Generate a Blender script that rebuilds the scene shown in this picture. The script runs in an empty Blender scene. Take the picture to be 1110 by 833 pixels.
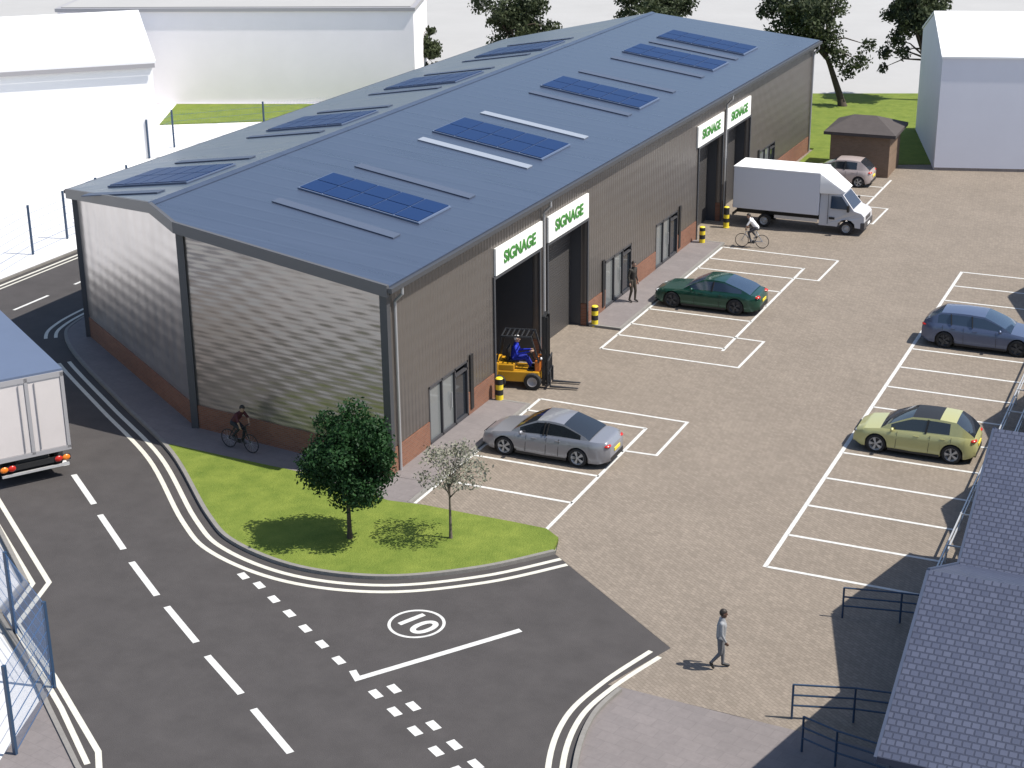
import bpy, bmesh, math, random
import numpy as np
from mathutils import Vector, Matrix
from mathutils.geometry import tessellate_polygon
R = math.radians
random.seed(7)
rng = np.random.default_rng(11)
sc = bpy.context.scene
COL = sc.collection

# ------------------------------------------------------------------ world, sun, camera
w = bpy.data.worlds.new("World"); sc.world = w; w.use_nodes = True
nt = w.node_tree
sky = nt.nodes.new('ShaderNodeTexSky'); sky.sky_type = 'NISHITA'; sky.sun_disc = False
SUN = Vector((0.534, 0.109, 0.839)).normalized()
sky.sun_elevation = math.asin(SUN.z); sky.sun_rotation = math.atan2(SUN.x, SUN.y)
sky.air_density = 1.0; sky.dust_density = 1.0; sky.ozone_density = 1.0
bg = nt.nodes['Background']; bg.inputs[1].default_value = 0.105
nt.links.new(sky.outputs[0], bg.inputs[0])
sl = bpy.data.lights.new('sun', 'SUN'); sl.energy = 4.2; sl.angle = R(0.5); sl.color = (1.0, 0.95, 0.87)
so = bpy.data.objects.new('sun', sl); COL.objects.link(so)
so.rotation_euler = SUN.to_track_quat('Z', 'Y').to_euler(); so.location = SUN * 100
cam = bpy.data.cameras.new('camera'); co = bpy.data.objects.new('camera', cam); COL.objects.link(co)
cam.sensor_width = 36; cam.lens = 1762.26 / 1110 * 36; cam.clip_end = 3000; cam.clip_start = 0.5
yw, pi_, ro = R(-24.59), R(-20.54), R(-0.63)
fwd = Vector((math.sin(yw)*math.cos(pi_), math.cos(yw)*math.cos(pi_), math.sin(pi_)))
rt = Vector((math.cos(yw), -math.sin(yw), 0)); up = rt.cross(fwd)
r2 = rt*math.cos(ro) + up*math.sin(ro); u2 = -rt*math.sin(ro) + up*math.cos(ro)
m = Matrix.Identity(4)
for i in range(3):
    m[i][0], m[i][1], m[i][2] = r2[i], u2[i], -fwd[i]
m.translation = (11.44, -43.26, 22.51); co.matrix_world = m
sc.camera = co
sc.view_settings.view_transform = 'Standard'; sc.view_settings.look = 'None'
sc.view_settings.exposure = 0.62; sc.view_settings.gamma = 1.0
sc.view_settings.use_curve_mapping = False
sc.cycles.use_denoising = True
sc.cycles.max_bounces = 6

# ------------------------------------------------------------------ materials
def mat(name, col, rough=0.6, metal=0.0, noise=0.0, nscale=3.0, spec=0.5, bump=0.0, bscale=40.0, emit=None, coat=0.0):
    M = bpy.data.materials.new(name); M.use_nodes = True
    N = M.node_tree.nodes; L = M.node_tree.links
    b = N['Principled BSDF']
    b.inputs['Base Color'].default_value = (*col, 1); b.inputs['Roughness'].default_value = rough
    b.inputs['Metallic'].default_value = metal; b.inputs['Specular IOR Level'].default_value = spec
    b.inputs['Coat Weight'].default_value = coat
    tc = N.new('ShaderNodeTexCoord')
    if noise:
        n = N.new('ShaderNodeTexNoise'); n.inputs['Scale'].default_value = nscale; n.inputs['Detail'].default_value = 6
        n.inputs['Roughness'].default_value = 0.65
        mr = N.new('ShaderNodeMapRange'); mr.inputs[1].default_value = 0.25; mr.inputs[2].default_value = 0.75
        mr.inputs[3].default_value = 1 - noise; mr.inputs[4].default_value = 1 + noise
        mx = N.new('ShaderNodeMix'); mx.data_type = 'RGBA'; mx.blend_type = 'MULTIPLY'; mx.inputs[0].default_value = 1
        mx.inputs[6].default_value = (*col, 1)
        L.new(tc.outputs['Object'], n.inputs['Vector']); L.new(n.outputs[0], mr.inputs[0])
        L.new(mr.outputs[0], mx.inputs[7]); L.new(mx.outputs[2], b.inputs['Base Color'])
    if bump:
        n2 = N.new('ShaderNodeTexNoise'); n2.inputs['Scale'].default_value = bscale; n2.inputs['Detail'].default_value = 4
        bp = N.new('ShaderNodeBump'); bp.inputs['Strength'].default_value = bump; bp.inputs['Distance'].default_value = 0.02
        L.new(tc.outputs['Object'], n2.inputs['Vector']); L.new(n2.outputs[0], bp.inputs['Height'])
        L.new(bp.outputs[0], b.inputs['Normal'])
    return M

def brick_mat(name, c1, c2, mortar, bw, bh, ms, rough=0.8, axes='XY', patch=0.12, bump=0.3, spec=0.3, rot=0.0, grain=0.0):
    """Brick/paver/tile pattern laid in metres on the two named object axes."""
    M = bpy.data.materials.new(name); M.use_nodes = True
    N = M.node_tree.nodes; L = M.node_tree.links; b = N['Principled BSDF']
    b.inputs['Roughness'].default_value = rough; b.inputs['Specular IOR Level'].default_value = spec
    tc = N.new('ShaderNodeTexCoord'); sp = N.new('ShaderNodeSeparateXYZ'); cb = N.new('ShaderNodeCombineXYZ')
    L.new(tc.outputs['Object'], sp.inputs[0])
    L.new(sp.outputs['XYZ'.index(axes[0])], cb.inputs[0]); L.new(sp.outputs['XYZ'.index(axes[1])], cb.inputs[1])
    mp = N.new('ShaderNodeMapping'); mp.inputs['Rotation'].default_value = (0, 0, rot)
    L.new(cb.outputs[0], mp.inputs[0])
    br = N.new('ShaderNodeTexBrick'); br.inputs['Scale'].default_value = 1.0
    br.inputs['Color1'].default_value = (*c1, 1); br.inputs['Color2'].default_value = (*c2, 1); br.inputs['Mortar'].default_value = (*mortar, 1)
    br.inputs['Mortar Size'].default_value = ms; br.inputs['Brick Width'].default_value = bw; br.inputs['Row Height'].default_value = bh
    br.inputs['Mortar Smooth'].default_value = 0.3
    L.new(mp.outputs[0], br.inputs['Vector'])
    n = N.new('ShaderNodeTexNoise'); n.inputs['Scale'].default_value = 0.35; n.inputs['Detail'].default_value = 8; n.inputs['Roughness'].default_value = 0.7
    L.new(tc.outputs['Object'], n.inputs['Vector'])
    mr = N.new('ShaderNodeMapRange'); mr.inputs[1].default_value = .3; mr.inputs[2].default_value = .7
    mr.inputs[3].default_value = 1 - patch; mr.inputs[4].default_value = 1 + patch
    L.new(n.outputs[0], mr.inputs[0])
    mx = N.new('ShaderNodeMix'); mx.data_type = 'RGBA'; mx.blend_type = 'MULTIPLY'; mx.inputs[0].default_value = 1
    L.new(br.outputs[0], mx.inputs[6]); L.new(mr.outputs[0], mx.inputs[7])
    out = mx.outputs[2]
    if grain:
        n3 = N.new('ShaderNodeTexNoise'); n3.inputs['Scale'].default_value = 4.5; n3.inputs['Detail'].default_value = 5; n3.inputs['Roughness'].default_value = .8
        L.new(tc.outputs['Object'], n3.inputs['Vector'])
        m3 = N.new('ShaderNodeMapRange'); m3.inputs[1].default_value = .3; m3.inputs[2].default_value = .7
        m3.inputs[3].default_value = 1 - grain; m3.inputs[4].default_value = 1 + grain
        L.new(n3.outputs[0], m3.inputs[0])
        mx2 = N.new('ShaderNodeMix'); mx2.data_type = 'RGBA'; mx2.blend_type = 'MULTIPLY'; mx2.inputs[0].default_value = 1
        L.new(out, mx2.inputs[6]); L.new(m3.outputs[0], mx2.inputs[7]); out = mx2.outputs[2]
    L.new(out, b.inputs['Base Color'])
    bp = N.new('ShaderNodeBump'); bp.inputs['Strength'].default_value = bump; bp.inputs['Distance'].default_value = 0.01; bp.invert = True
    L.new(br.outputs['Fac'], bp.inputs['Height']); L.new(bp.outputs[0], b.inputs['Normal'])
    return M

def clad_mat(name, col, kind, rough=0.32, metal=0.75):
    """Profiled metal sheet: kind 'v' vertical ribs, 'h' horizontal ribs plus a lozenge-shaped bump that imitates moire shimmer."""
    M = bpy.data.materials.new(name); M.use_nodes = True
    N = M.node_tree.nodes; L = M.node_tree.links; b = N['Principled BSDF']
    b.inputs['Base Color'].default_value = (*col, 1); b.inputs['Roughness'].default_value = rough; b.inputs['Metallic'].default_value = metal
    tc = N.new('ShaderNodeTexCoord'); sp = N.new('ShaderNodeSeparateXYZ'); L.new(tc.outputs['Object'], sp.inputs[0])
    def math_(op, a, bb):
        n = N.new('ShaderNodeMath'); n.operation = op
        for i, x in enumerate((a, bb)):
            if x is None: continue
            if isinstance(x, (int, float)): n.inputs[i].default_value = x
            else: L.new(x, n.inputs[i])
        return n.outputs[0]
    along = math_('ADD', sp.outputs[0], sp.outputs[1])
    if kind == 'v':
        h = math_('SINE', math_('MULTIPLY', along, 2*math.pi/0.25), None)
        h2 = math_('SINE', math_('MULTIPLY', sp.outputs[2], 2*math.pi/0.55), None)
        h = math_('ADD', h, math_('MULTIPLY', h2, 0.35))
    else:
        a1 = math_('MULTIPLY', sp.outputs[2], 2*math.pi/0.64); a2 = math_('ADD', math_('MULTIPLY', along, 2*math.pi/1.3), math_('MULTIPLY', sp.outputs[2], .9))
        n = N.new('ShaderNodeTexNoise'); n.inputs['Scale'].default_value = 0.7; L.new(tc.outputs['Object'], n.inputs['Vector'])
        a2 = math_('ADD', a2, math_('MULTIPLY', n.outputs[0], 1.5))
        h = math_('MULTIPLY', math_('SINE', a1, None), math_('COSINE', a2, None))
        h = math_('MULTIPLY', h, math_('ADD', math_('MULTIPLY', n.outputs[0], 1.6), .1))
        h = math_('ADD', math_('MULTIPLY', h, 1.1), math_('MULTIPLY', math_('SINE', math_('MULTIPLY', sp.outputs[2], 2*math.pi/0.17), None), 0.20))
    bp = N.new('ShaderNodeBump'); bp.inputs['Strength'].default_value = 0.8; bp.inputs['Distance'].default_value = 0.010 if kind == 'v' else 0.013
    L.new(h, bp.inputs['Height']); L.new(bp.outputs[0], b.inputs['Normal'])
    n = N.new('ShaderNodeTexNoise'); n.inputs['Scale'].default_value = 0.8; n.inputs['Detail'].default_value = 5
    L.new(tc.outputs['Object'], n.inputs['Vector'])
    mr = N.new('ShaderNodeMapRange'); mr.inputs[3].default_value = rough - .06; mr.inputs[4].default_value = rough + .1
    L.new(n.outputs[0], mr.inputs[0]); L.new(mr.outputs[0], b.inputs['Roughness'])
    return M

def roof_mat(name, col, rough, spec):
    M = bpy.data.materials.new(name); M.use_nodes = True
    N = M.node_tree.nodes; L = M.node_tree.links; b = N['Principled BSDF']
    b.inputs['Roughness'].default_value = rough; b.inputs['Specular IOR Level'].default_value = spec
    tc = N.new('ShaderNodeTexCoord'); mp = N.new('ShaderNodeMapping'); mp.inputs['Scale'].default_value = (.12, 1.3, 1)
    L.new(tc.outputs['Object'], mp.inputs[0])
    n = N.new('ShaderNodeTexNoise'); n.inputs['Scale'].default_value = 1.0; n.inputs['Detail'].default_value = 7; n.inputs['Roughness'].default_value = .7
    L.new(mp.outputs[0], n.inputs['Vector'])
    cr_ = N.new('ShaderNodeValToRGB'); e = cr_.color_ramp.elements; e[0].position = .3; e[1].position = .7
    e[0].color = (*[c*.86 for c in col], 1); e[1].color = (*[c*1.13 for c in col], 1)
    L.new(n.outputs[0], cr_.inputs[0]); L.new(cr_.outputs[0], b.inputs['Base Color'])
    mr = N.new('ShaderNodeMapRange'); mr.inputs[3].default_value = rough-.07; mr.inputs[4].default_value = rough+.12
    L.new(n.outputs[0], mr.inputs[0]); L.new(mr.outputs[0], b.inputs['Roughness'])
    wv = N.new('ShaderNodeTexWave'); wv.bands_direction = 'Y'; wv.inputs['Scale'].default_value = .3142; wv.inputs['Distortion'].default_value = 0   # one rib per metre
    L.new(tc.outputs['Object'], wv.inputs['Vector'])
    rp = N.new('ShaderNodeValToRGB'); rp.color_ramp.elements[0].position = .86; rp.color_ramp.elements[1].position = .97
    L.new(wv.outputs[1], rp.inputs[0])
    bp = N.new('ShaderNodeBump'); bp.inputs['Strength'].default_value = .14; bp.inputs['Distance'].default_value = .02
    L.new(rp.outputs[0], bp.inputs['Height']); L.new(bp.outputs[0], b.inputs['Normal'])
    return M

def leaf_mat(name, ca, cb, scale=1.2):
    M = bpy.data.materials.new(name); M.use_nodes = True
    N = M.node_tree.nodes; L = M.node_tree.links; b = N['Principled BSDF']
    b.inputs['Roughness'].default_value = 0.6; b.inputs['Specular IOR Level'].default_value = 0.25
    tc = N.new('ShaderNodeTexCoord'); n = N.new('ShaderNodeTexNoise'); n.inputs['Scale'].default_value = scale; n.inputs['Detail'].default_value = 5
    L.new(tc.outputs['Object'], n.inputs['Vector'])
    cr = N.new('ShaderNodeValToRGB'); cr.color_ramp.elements[0].position = .33; cr.color_ramp.elements[1].position = .68
    cr.color_ramp.elements[0].color = (*ca, 1); cr.color_ramp.elements[1].color = (*cb, 1)
    L.new(n.outputs[0], cr.inputs[0]); L.new(cr.outputs[0], b.inputs['Base Color'])
    tr = N.new('ShaderNodeBsdfTranslucent'); L.new(cr.outputs[0], tr.inputs[0])
    ms = N.new('ShaderNodeMixShader'); ms.inputs[0].default_value = 0.25
    L.new(b.outputs[0], ms.inputs[1]); L.new(tr.outputs[0], ms.inputs[2]); L.new(ms.outputs[0], N['Material Output'].inputs[0])
    return M

def grass_mat():
    M = bpy.data.materials.new('grass'); M.use_nodes = True
    N = M.node_tree.nodes; L = M.node_tree.links; b = N['Principled BSDF']; b.inputs['Roughness'].default_value = .85; b.inputs['Specular IOR Level'].default_value = .15
    tc = N.new('ShaderNodeTexCoord')
    n = N.new('ShaderNodeTexNoise'); n.inputs['Scale'].default_value = 1.1; n.inputs['Detail'].default_value = 9; n.inputs['Roughness'].default_value = .75
    L.new(tc.outputs['Object'], n.inputs['Vector'])
    cr = N.new('ShaderNodeValToRGB'); e = cr.color_ramp.elements
    e[0].position = .28; e[0].color = (.092, .138, .022, 1); e[1].position = .72; e[1].color = (.192, .234, .044, 1)
    L.new(n.outputs[0], cr.inputs[0]); L.new(cr.outputs[0], b.inputs['Base Color'])
    n2 = N.new('ShaderNodeTexNoise'); n2.inputs['Scale'].default_value = 22; n2.inputs['Detail'].default_value = 3
    L.new(tc.outputs['Object'], n2.inputs['Vector'])
    bp = N.new('ShaderNodeBump'); bp.inputs['Strength'].default_value = .7; bp.inputs['Distance'].default_value = .05
    L.new(n2.outputs[0], bp.inputs['Height']); L.new(bp.outputs[0], b.inputs['Normal'])
    return M

MT = dict(
    pale=mat('pale_ground', (.36, .355, .345), .9, noise=.05, nscale=.15), compound=mat('white_concrete', (.66, .655, .65), .9, noise=.04, nscale=.3),
    asphalt=mat('asphalt', (.0605, .0555, .0545), .85, noise=.17, nscale=.9, bump=.45, bscale=26, spec=.3),
    tarmac_far=mat('asphalt_side', (.07, .066, .064), .85, noise=.15, nscale=2.2, bump=.3, bscale=30, spec=.3),
    paver=brick_mat('block_paving', (.195, .164, .132), (.238, .200, .162), (.145, .122, .098), .21, .105, .008, patch=.09, bump=.22, rot=R(38), grain=.12),
    slab=brick_mat('footway_slabs', (.172, .154, .151), (.186, .166, .162), (.15, .134, .131), .6, .4, .008, patch=.09, bump=.15, rot=R(10), grain=.09),
    kerb=mat('kerb_concrete', (.20, .19, .175), .85, noise=.15, nscale=4),
    paint=mat('white_road_paint', (.54, .54, .52), .75, noise=.22, nscale=5),
    cream=mat('cream_road_paint', (.55, .535, .465), .7, noise=.12, nscale=6),
    grass=grass_mat(),
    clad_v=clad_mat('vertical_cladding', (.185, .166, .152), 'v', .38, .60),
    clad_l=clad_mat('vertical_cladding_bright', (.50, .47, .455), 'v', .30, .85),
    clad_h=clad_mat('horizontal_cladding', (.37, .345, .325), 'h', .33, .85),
    roof=roof_mat('roof_sheet', (.047, .061, .096), .27, .8),
    trim=mat('dark_trim', (.052, .054, .060), .5),
    trim2=mat('mid_grey_trim', (.09, .09, .095), .5),
    brick=brick_mat('red_brick', (.18, .072, .042), (.23, .098, .056), (.175, .135, .11), .215, .075, .01, axes='YZ', bump=.3),
    brick_x=brick_mat('red_brick_end', (.18, .072, .042), (.23, .098, .056), (.175, .135, .11), .215, .075, .01, axes='XZ', bump=.3),
    brick_hut=brick_mat('brown_brick', (.17, .115, .075), (.21, .14, .095), (.19, .15, .12), .215, .075, .01, axes='XZ', bump=.3),
    hutroof=mat('dark_felt_roof', (.06, .05, .047), .8, noise=.15),
    shutter=mat('roller_shutter', (.085, .08, .078), .45, metal=.3),
    dark=mat('dark_void', (.012, .012, .014), .8),
    glass=mat('dark_glass', (.018, .022, .028), .06, spec=.8),
    glass_b=mat('blue_tinted_glass', (.03, .05, .085), .06, spec=.8),
    lightglass=mat('shopfront_glass', (.16, .17, .17), .08, spec=.8),
    frame=mat('frame_grey', (.05, .05, .055), .45),
    framel=mat('frame_silver', (.42, .42, .43), .4, metal=.4),
    white=mat('white_board', (.80, .80, .77), .6),
    wall_white=mat('white_render', (.80, .795, .79), .8, noise=.03, nscale=.4),
    wall_pale=mat('pale_pinkish_cladding', (.84, .80, .82), .7, noise=.04, nscale=.3),
    wall_grey=mat('pale_grey_cladding', (.70, .70, .76), .6, noise=.03, nscale=.4),
    roof_white=mat('white_roof_sheet', (.82, .82, .82), .6, noise=.02, nscale=.4),
    sign_green=mat('sign_green', (.045, .20, .03), .6),
    solar=mat('solar_cell', (.009, .029, .098), .4, spec=.12),
    solar_frame=mat('solar_frame', (.11, .145, .22), .5, spec=.2),
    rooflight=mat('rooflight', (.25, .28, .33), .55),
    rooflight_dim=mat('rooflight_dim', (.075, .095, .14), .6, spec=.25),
    yellow=mat('bollard_yellow', (.72, .56, .03), .5),
    black=mat('black_plastic', (.016, .016, .017), .5),
    rubber=mat('tyre_rubber', (.02, .02, .021), .8),
    alloy=mat('alloy_rim', (.42, .42, .42), .4, metal=.3),
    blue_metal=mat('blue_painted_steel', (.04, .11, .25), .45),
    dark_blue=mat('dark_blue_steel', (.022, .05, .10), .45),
    galv=mat('galvanised_steel', (.55, .55, .55), .4, metal=.4, noise=.1, nscale=10),
    bark=mat('bark', (.06, .045, .032), .9, noise=.3, nscale=8),
    bark_l=mat('pale_bark', (.12, .10, .08), .9, noise=.3, nscale=8),
    red=mat('red_lens', (.45, .02, .012), .25), orange=mat('orange_lens', (.75, .20, .02), .25),
    clear=mat('lamp_lens', (.62, .63, .65), .12), plate_w=mat('plate_white', (.75, .75, .73), .5), plate_y=mat('plate_yellow', (.75, .6, .05), .5),
    fl_yellow=mat('forklift_yellow', (.55, .28, .015), .4), fl_orange=mat('forklift_orange', (.50, .14, .02), .4), steel=mat('dark_steel', (.06, .065, .075), .4, metal=.6),
    tile=brick_mat('slate_tiles', (.050, .060, .098), (.068, .079, .122), (.032, .039, .066), .18, .15, .020, axes='XY', patch=.08, bump=.8, rough=.55, spec=.3),
    navy=mat('navy_wall', (.03, .045, .085), .7, noise=.1), lorry_roof=mat('lorry_roof', (.10, .13, .20), .5, noise=.05, nscale=.6),
    lorry_door=mat('lorry_door', (.56, .515, .50), .6, noise=.04, nscale=1.5), lorry_frame=mat('lorry_frame', (.32, .31, .32), .5),
    van_side=mat('van_box', (.62, .63, .68), .5), van_white=mat('van_white', (.82, .82, .82), .45), van_cab=mat('van_cab_paint', (.52, .52, .54), .35, coat=.4),
    van_bump=mat('van_bumper', (.07, .065, .065), .6),
)

# ------------------------------------------------------------------ mesh helpers
class MB:
    def __init__(s): s.v = []; s.f = []; s.m = []
    def add(s, vs, fs, mi=0):
        o = len(s.v); s.v += [tuple(v) for v in vs]; s.f += [tuple(i + o for i in f) for f in fs]; s.m += [mi]*len(fs); return s
    def box(s, c, d, rz=0, mi=0, M=None):
        x, y, z = d[0]/2, d[1]/2, d[2]/2
        p = [Vector((a, b, e)) for e in (-z, z) for a, b in ((-x, -y), (x, -y), (x, y), (-x, y))]
        Q = M if M is not None else Matrix.Rotation(rz, 3, 'Z')
        return s.add([Q @ q + Vector(c) for q in p], [(0, 3, 2, 1), (4, 5, 6, 7), (0, 1, 5, 4), (1, 2, 6, 5), (2, 3, 7, 6), (3, 0, 4, 7)], mi)
    def bbox(s, a, b, mi=0):
        return s.box([(a[i] + b[i])/2 for i in range(3)], [abs(b[i] - a[i]) for i in range(3)], 0, mi)
    def beam(s, p, q, wd, ht, mi=0):
        p, q = Vector(p), Vector(q); d = q - p; L = d.length; x = d/L
        u = Vector((0, 0, 1)) if abs(x.z) < .95 else Vector((1, 0, 0))
        y = u.cross(x).normalized(); z = x.cross(y)
        return s.box((p + q)/2, (L, wd, ht), 0, mi, Matrix((x, y, z)).transposed())
    def tube(s, p, q, r0, r1=None, n=8, mi=0, caps=True):
        r1 = r0 if r1 is None else r1; p, q = Vector(p), Vector(q); x = (q - p).normalized()
        u = Vector((0, 0, 1)) if abs(x.z) < .9 else Vector((1, 0, 0)); y = u.cross(x).normalized(); z = x.cross(y)
        vs = [c + (y*math.cos(a) + z*math.sin(a))*r for c, r in ((p, r0), (q, r1)) for a in [2*math.pi*i/n for i in range(n)]]
        fs = [(i, (i+1) % n, n + (i+1) % n, n + i) for i in range(n)]
        if caps: fs += [tuple(range(n))[::-1], tuple(range(n, 2*n))]
        return s.add(vs, fs, mi)
    def path(s, pts, r, n=6, mi=0):
        for a, b in zip(pts[:-1], pts[1:]): s.tube(a, b, r, r, n, mi)
        return s
    def lathe(s, c, axis, prof, n=20, mi=0):
        """prof: list of (t along axis, radius)"""
        x = Vector(axis).normalized(); u = Vector((0, 0, 1)) if abs(x.z) < .9 else Vector((1, 0, 0)); y = u.cross(x).normalized(); z = x.cross(y)
        c = Vector(c); vs = [c + x*t + (y*math.cos(a) + z*math.sin(a))*r for t, r in prof for a in [2*math.pi*i/n for i in range(n)]]
        fs = [(k*n + i, k*n + (i+1) % n, (k+1)*n + (i+1) % n, (k+1)*n + i) for k in range(len(prof)-1) for i in range(n)]
        return s.add(vs, fs, mi)
    def ell(s, c, r, n=12, mi=0):
        vs = []; fs = []; k = n//2
        for j in range(k+1):
            t = math.pi*j/k
            for i in range(n):
                a = 2*math.pi*i/n; vs.append((c[0] + r[0]*math.sin(t)*math.cos(a), c[1] + r[1]*math.sin(t)*math.sin(a), c[2] + r[2]*math.cos(t)))
        for j in range(k):
            for i in range(n): fs.append((j*n + i, (j+1)*n + i, (j+1)*n + (i+1) % n, j*n + (i+1) % n))
        return s.add(vs, fs, mi)
    def poly(s, pts, mi=0):
        return s.add(pts, [tuple(range(len(pts)))], mi)
    def prism(s, pts2, z0, z1, mi=0, top=True, bottom=True):
        n = len(pts2)
        area = sum(pts2[i][0]*pts2[(i+1) % n][1] - pts2[(i+1) % n][0]*pts2[i][1] for i in range(n))
        if area < 0: pts2 = pts2[::-1]
        vs = [(p[0], p[1], z0) for p in pts2] + [(p[0], p[1], z1) for p in pts2]
        fs = [(i, (i+1) % n, n + (i+1) % n, n + i) for i in range(n)]
        tri = tessellate_polygon([[Vector((p[0], p[1], 0)) for p in pts2]])
        for t in tri:
            a, b, c = [Vector(pts2[i] + (0,)) if len(pts2[i]) == 2 else Vector(pts2[i]) for i in t]
            if (b - a).cross(c - a).z < 0: t = t[::-1]
            if top: fs.append(tuple(i + n for i in t))
            if bottom: fs.append(tuple(t)[::-1])
        return s.add(vs, fs, mi)
    def sheet(s, pts2, z, mi=0): return s.prism(pts2, z - .3, z, mi, bottom=False)
    def flat(s, pts2, z, mi=0):
        tri = tessellate_polygon([[Vector((p[0], p[1], 0)) for p in pts2]])
        fs = []
        for t in tri:
            a, b, c = [Vector((*pts2[i], 0)) for i in t]
            fs.append(t if (b - a).cross(c - a).z > 0 else t[::-1])
        return s.add([(p[0], p[1], z) for p in pts2], fs, mi)
    def strip(s, pts, wd, z, mi=0, closed=False):
        n = len(pts); vs = []
        for i in range(n):
            a = Vector(pts[i-1] if (i or closed) else pts[0]).to_2d(); b = Vector(pts[(i+1) % n] if (i < n-1 or closed) else pts[-1]).to_2d()
            c = Vector(pts[i]).to_2d()
            d1 = (c - a).normalized() if (c-a).length > 1e-6 else (b - c).normalized()
            d2 = (b - c).normalized() if (b-c).length > 1e-6 else d1
            nn = Vector((-(d1+d2).y, (d1+d2).x)).normalized(); k = max(.5, nn.dot(Vector((-d1.y, d1.x))))
            for sg in (-1, 1): q = c + nn*sg*wd/2/k; vs.append((q.x, q.y, z))
        fs = [(2*i, 2*((i+1) % n), 2*((i+1) % n)+1, 2*i+1) for i in range(n if closed else n-1)]
        return s.add(vs, fs, mi)
    def build(s, name, mats, parent=None, smooth=False, world=False, bevel=0, sharp=40, M=None):
        vs = s.v
        if world and parent is not None:
            inv = parent.matrix_basis.inverted(); vs = [tuple(inv @ Vector(v)) for v in vs]
        if M is not None: vs = [tuple(M @ Vector(v)) for v in vs]
        me = bpy.data.meshes.new(name); me.from_pydata(vs, [], s.f)
        if not isinstance(mats, (list, tuple)): mats = [mats]
        for mm in mats: me.materials.append(MT[mm] if isinstance(mm, str) else mm)
        if len(mats) > 1: me.polygons.foreach_set('material_index', s.m)
        me.update()
        if bevel:
            b = bmesh.new(); b.from_mesh(me); bmesh.ops.remove_doubles(b, verts=b.verts, dist=1e-5)
            ed = [e for e in b.edges if len(e.link_faces) == 2 and e.calc_face_angle(0) > R(35)]
            bmesh.ops.bevel(b, geom=ed, offset=bevel, segments=2, affect='EDGES', profile=.6, clamp_overlap=True)
            b.to_mesh(me); b.free()
        if smooth:
            me.polygons.foreach_set('use_smooth', [True]*len(me.polygons)); me.set_sharp_from_angle(angle=R(sharp))
        o = bpy.data.objects.new(name, me); COL.objects.link(o)
        if parent is not None: o.parent = parent
        return o

def tag(o, label=None, cat=None, group=None, kind=None):
    for k, v in (('label', label), ('category', cat), ('group', group), ('kind', kind)):
        if v: o[k] = v
    return o
def empty(name, loc, label, cat, group=None, rz=0):
    o = bpy.data.objects.new(name, None); COL.objects.link(o); o.location = loc; o.rotation_euler = (0, 0, rz)
    o.matrix_basis = Matrix.Translation(loc) @ Matrix.Rotation(rz, 4, 'Z')
    o.empty_display_size = .3
    return tag(o, label, cat, group)
def copy_tree(o, parent=None):
    c = o.copy(); COL.objects.link(c)
    if parent is not None: c.parent = parent
    for ch in [x for x in o.children]: copy_tree(ch, c)
    return c
def place(o, loc, rz=0): o.location = loc; o.rotation_euler = (0, 0, rz); return o
def cr(pts, n=8, closed=False):
    """Catmull-Rom through 2D points"""
    P = [Vector(p).to_2d() for p in pts]; out = []; L = len(P)
    for i in range(L if closed else L-1):
        p0, p1, p2, p3 = (P[(i-1) % L], P[i], P[(i+1) % L], P[(i+2) % L]) if closed else (P[max(i-1, 0)], P[i], P[i+1], P[min(i+2, L-1)])
        for k in range(n):
            t = k/n; q = .5*((2*p1) + (p2-p0)*t + (2*p0-5*p1+4*p2-p3)*t*t + (3*p1-p0-3*p2+p3)*t**3); out.append((q.x, q.y))
    if not closed: out.append(tuple(P[-1]))
    return out
def offset(pts, d):
    out = []; n = len(pts)
    for i in range(n):
        a = Vector(pts[max(i-1, 0)]); b = Vector(pts[min(i+1, n-1)]); t = (b - a).normalized(); out.append((pts[i][0] - t.y*d, pts[i][1] + t.x*d))
    return out

# ------------------------------------------------------------------ ground, road, yard, footways, markings
def struct(name, mb, mats, **k): return tag(mb.build(name, mats, **k), kind='structure')
g = MB(); g.flat([(-420, -420), (420, -420), (420, 520), (-420, 520)], -.05); struct('ground', g, 'pale')
g = MB(); g.flat([(-42.1, -70), (-42.1, 62), (-62, 75), (-120, 60), (-120, -70)], -.02); g.flat([(-14.1, -17.6), (-15.3, -14.55), (-16.8, -13.7), (-19.5, -11.8), (-20.15, -9.85), (-23.7, -7.1), (-34.5, .75), (-35.6, -1.1), (-35.6, -60), (-9.3, -60), (-13.1, -21)], -.02); struct('concrete_apron', g, 'compound')

kerb_line = cr([(-34.8, 16), (-34.75, 13), (-34.5, 10.7), (-33.75, 9.15), (-31.3, 6.95), (-26.4, 3.4), (-21.8, .12), (-17.65, -3.72), (-15.6, -5.15), (-12.85, -5.8), (-10.15, -5.3), (-7.85, -3.7), (-6.15, -1.75)], 8)
right_kerb = cr([(-1.0, -6.3), (-1.5, -8.2), (-1.72, -10.0), (-1.28, -12.2), (-.2, -14.8), (2.2, -18.2), (6, -22)], 8)
left_edge = [(-11.0, -17.9), (-12.3, -17.0), (-14.75, -15.1), (-16.6, -13.6), (-19.3, -11.7), (-19.95, -9.75), (-23.5, -6.95), (-34.3, .9), (-35.7, -1.0)]
road_poly = kerb_line + [(-1.0, -5.78)] + right_kerb[1:] + [(6, -34), (-9, -34), (-9, -19.5)] + left_edge + [(-35.7, -70), (-41.9, -70), (-41.9, 62), (-34.8, 62)]
g = MB(); g.sheet(road_poly, 0.0); struct('road', g, 'asphalt')
yard = [(-6.15, -1.75), (-1.0, -5.78), (-1.9, -8.25), (1.3, -8.35), (6.6, -8.6), (9.5, -8.6), (9.5, 56), (-.5, 57.5), (-9, 55), (-13.4, 57.4), (-16.3, 57.0), (-16.3, 2.2), (-13.7, 1.7), (-13.6, 1.36), (-12.05, 1.3), (-12.1, -.3), (-7.04, -.35), (-6.44, -.8)]
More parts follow.
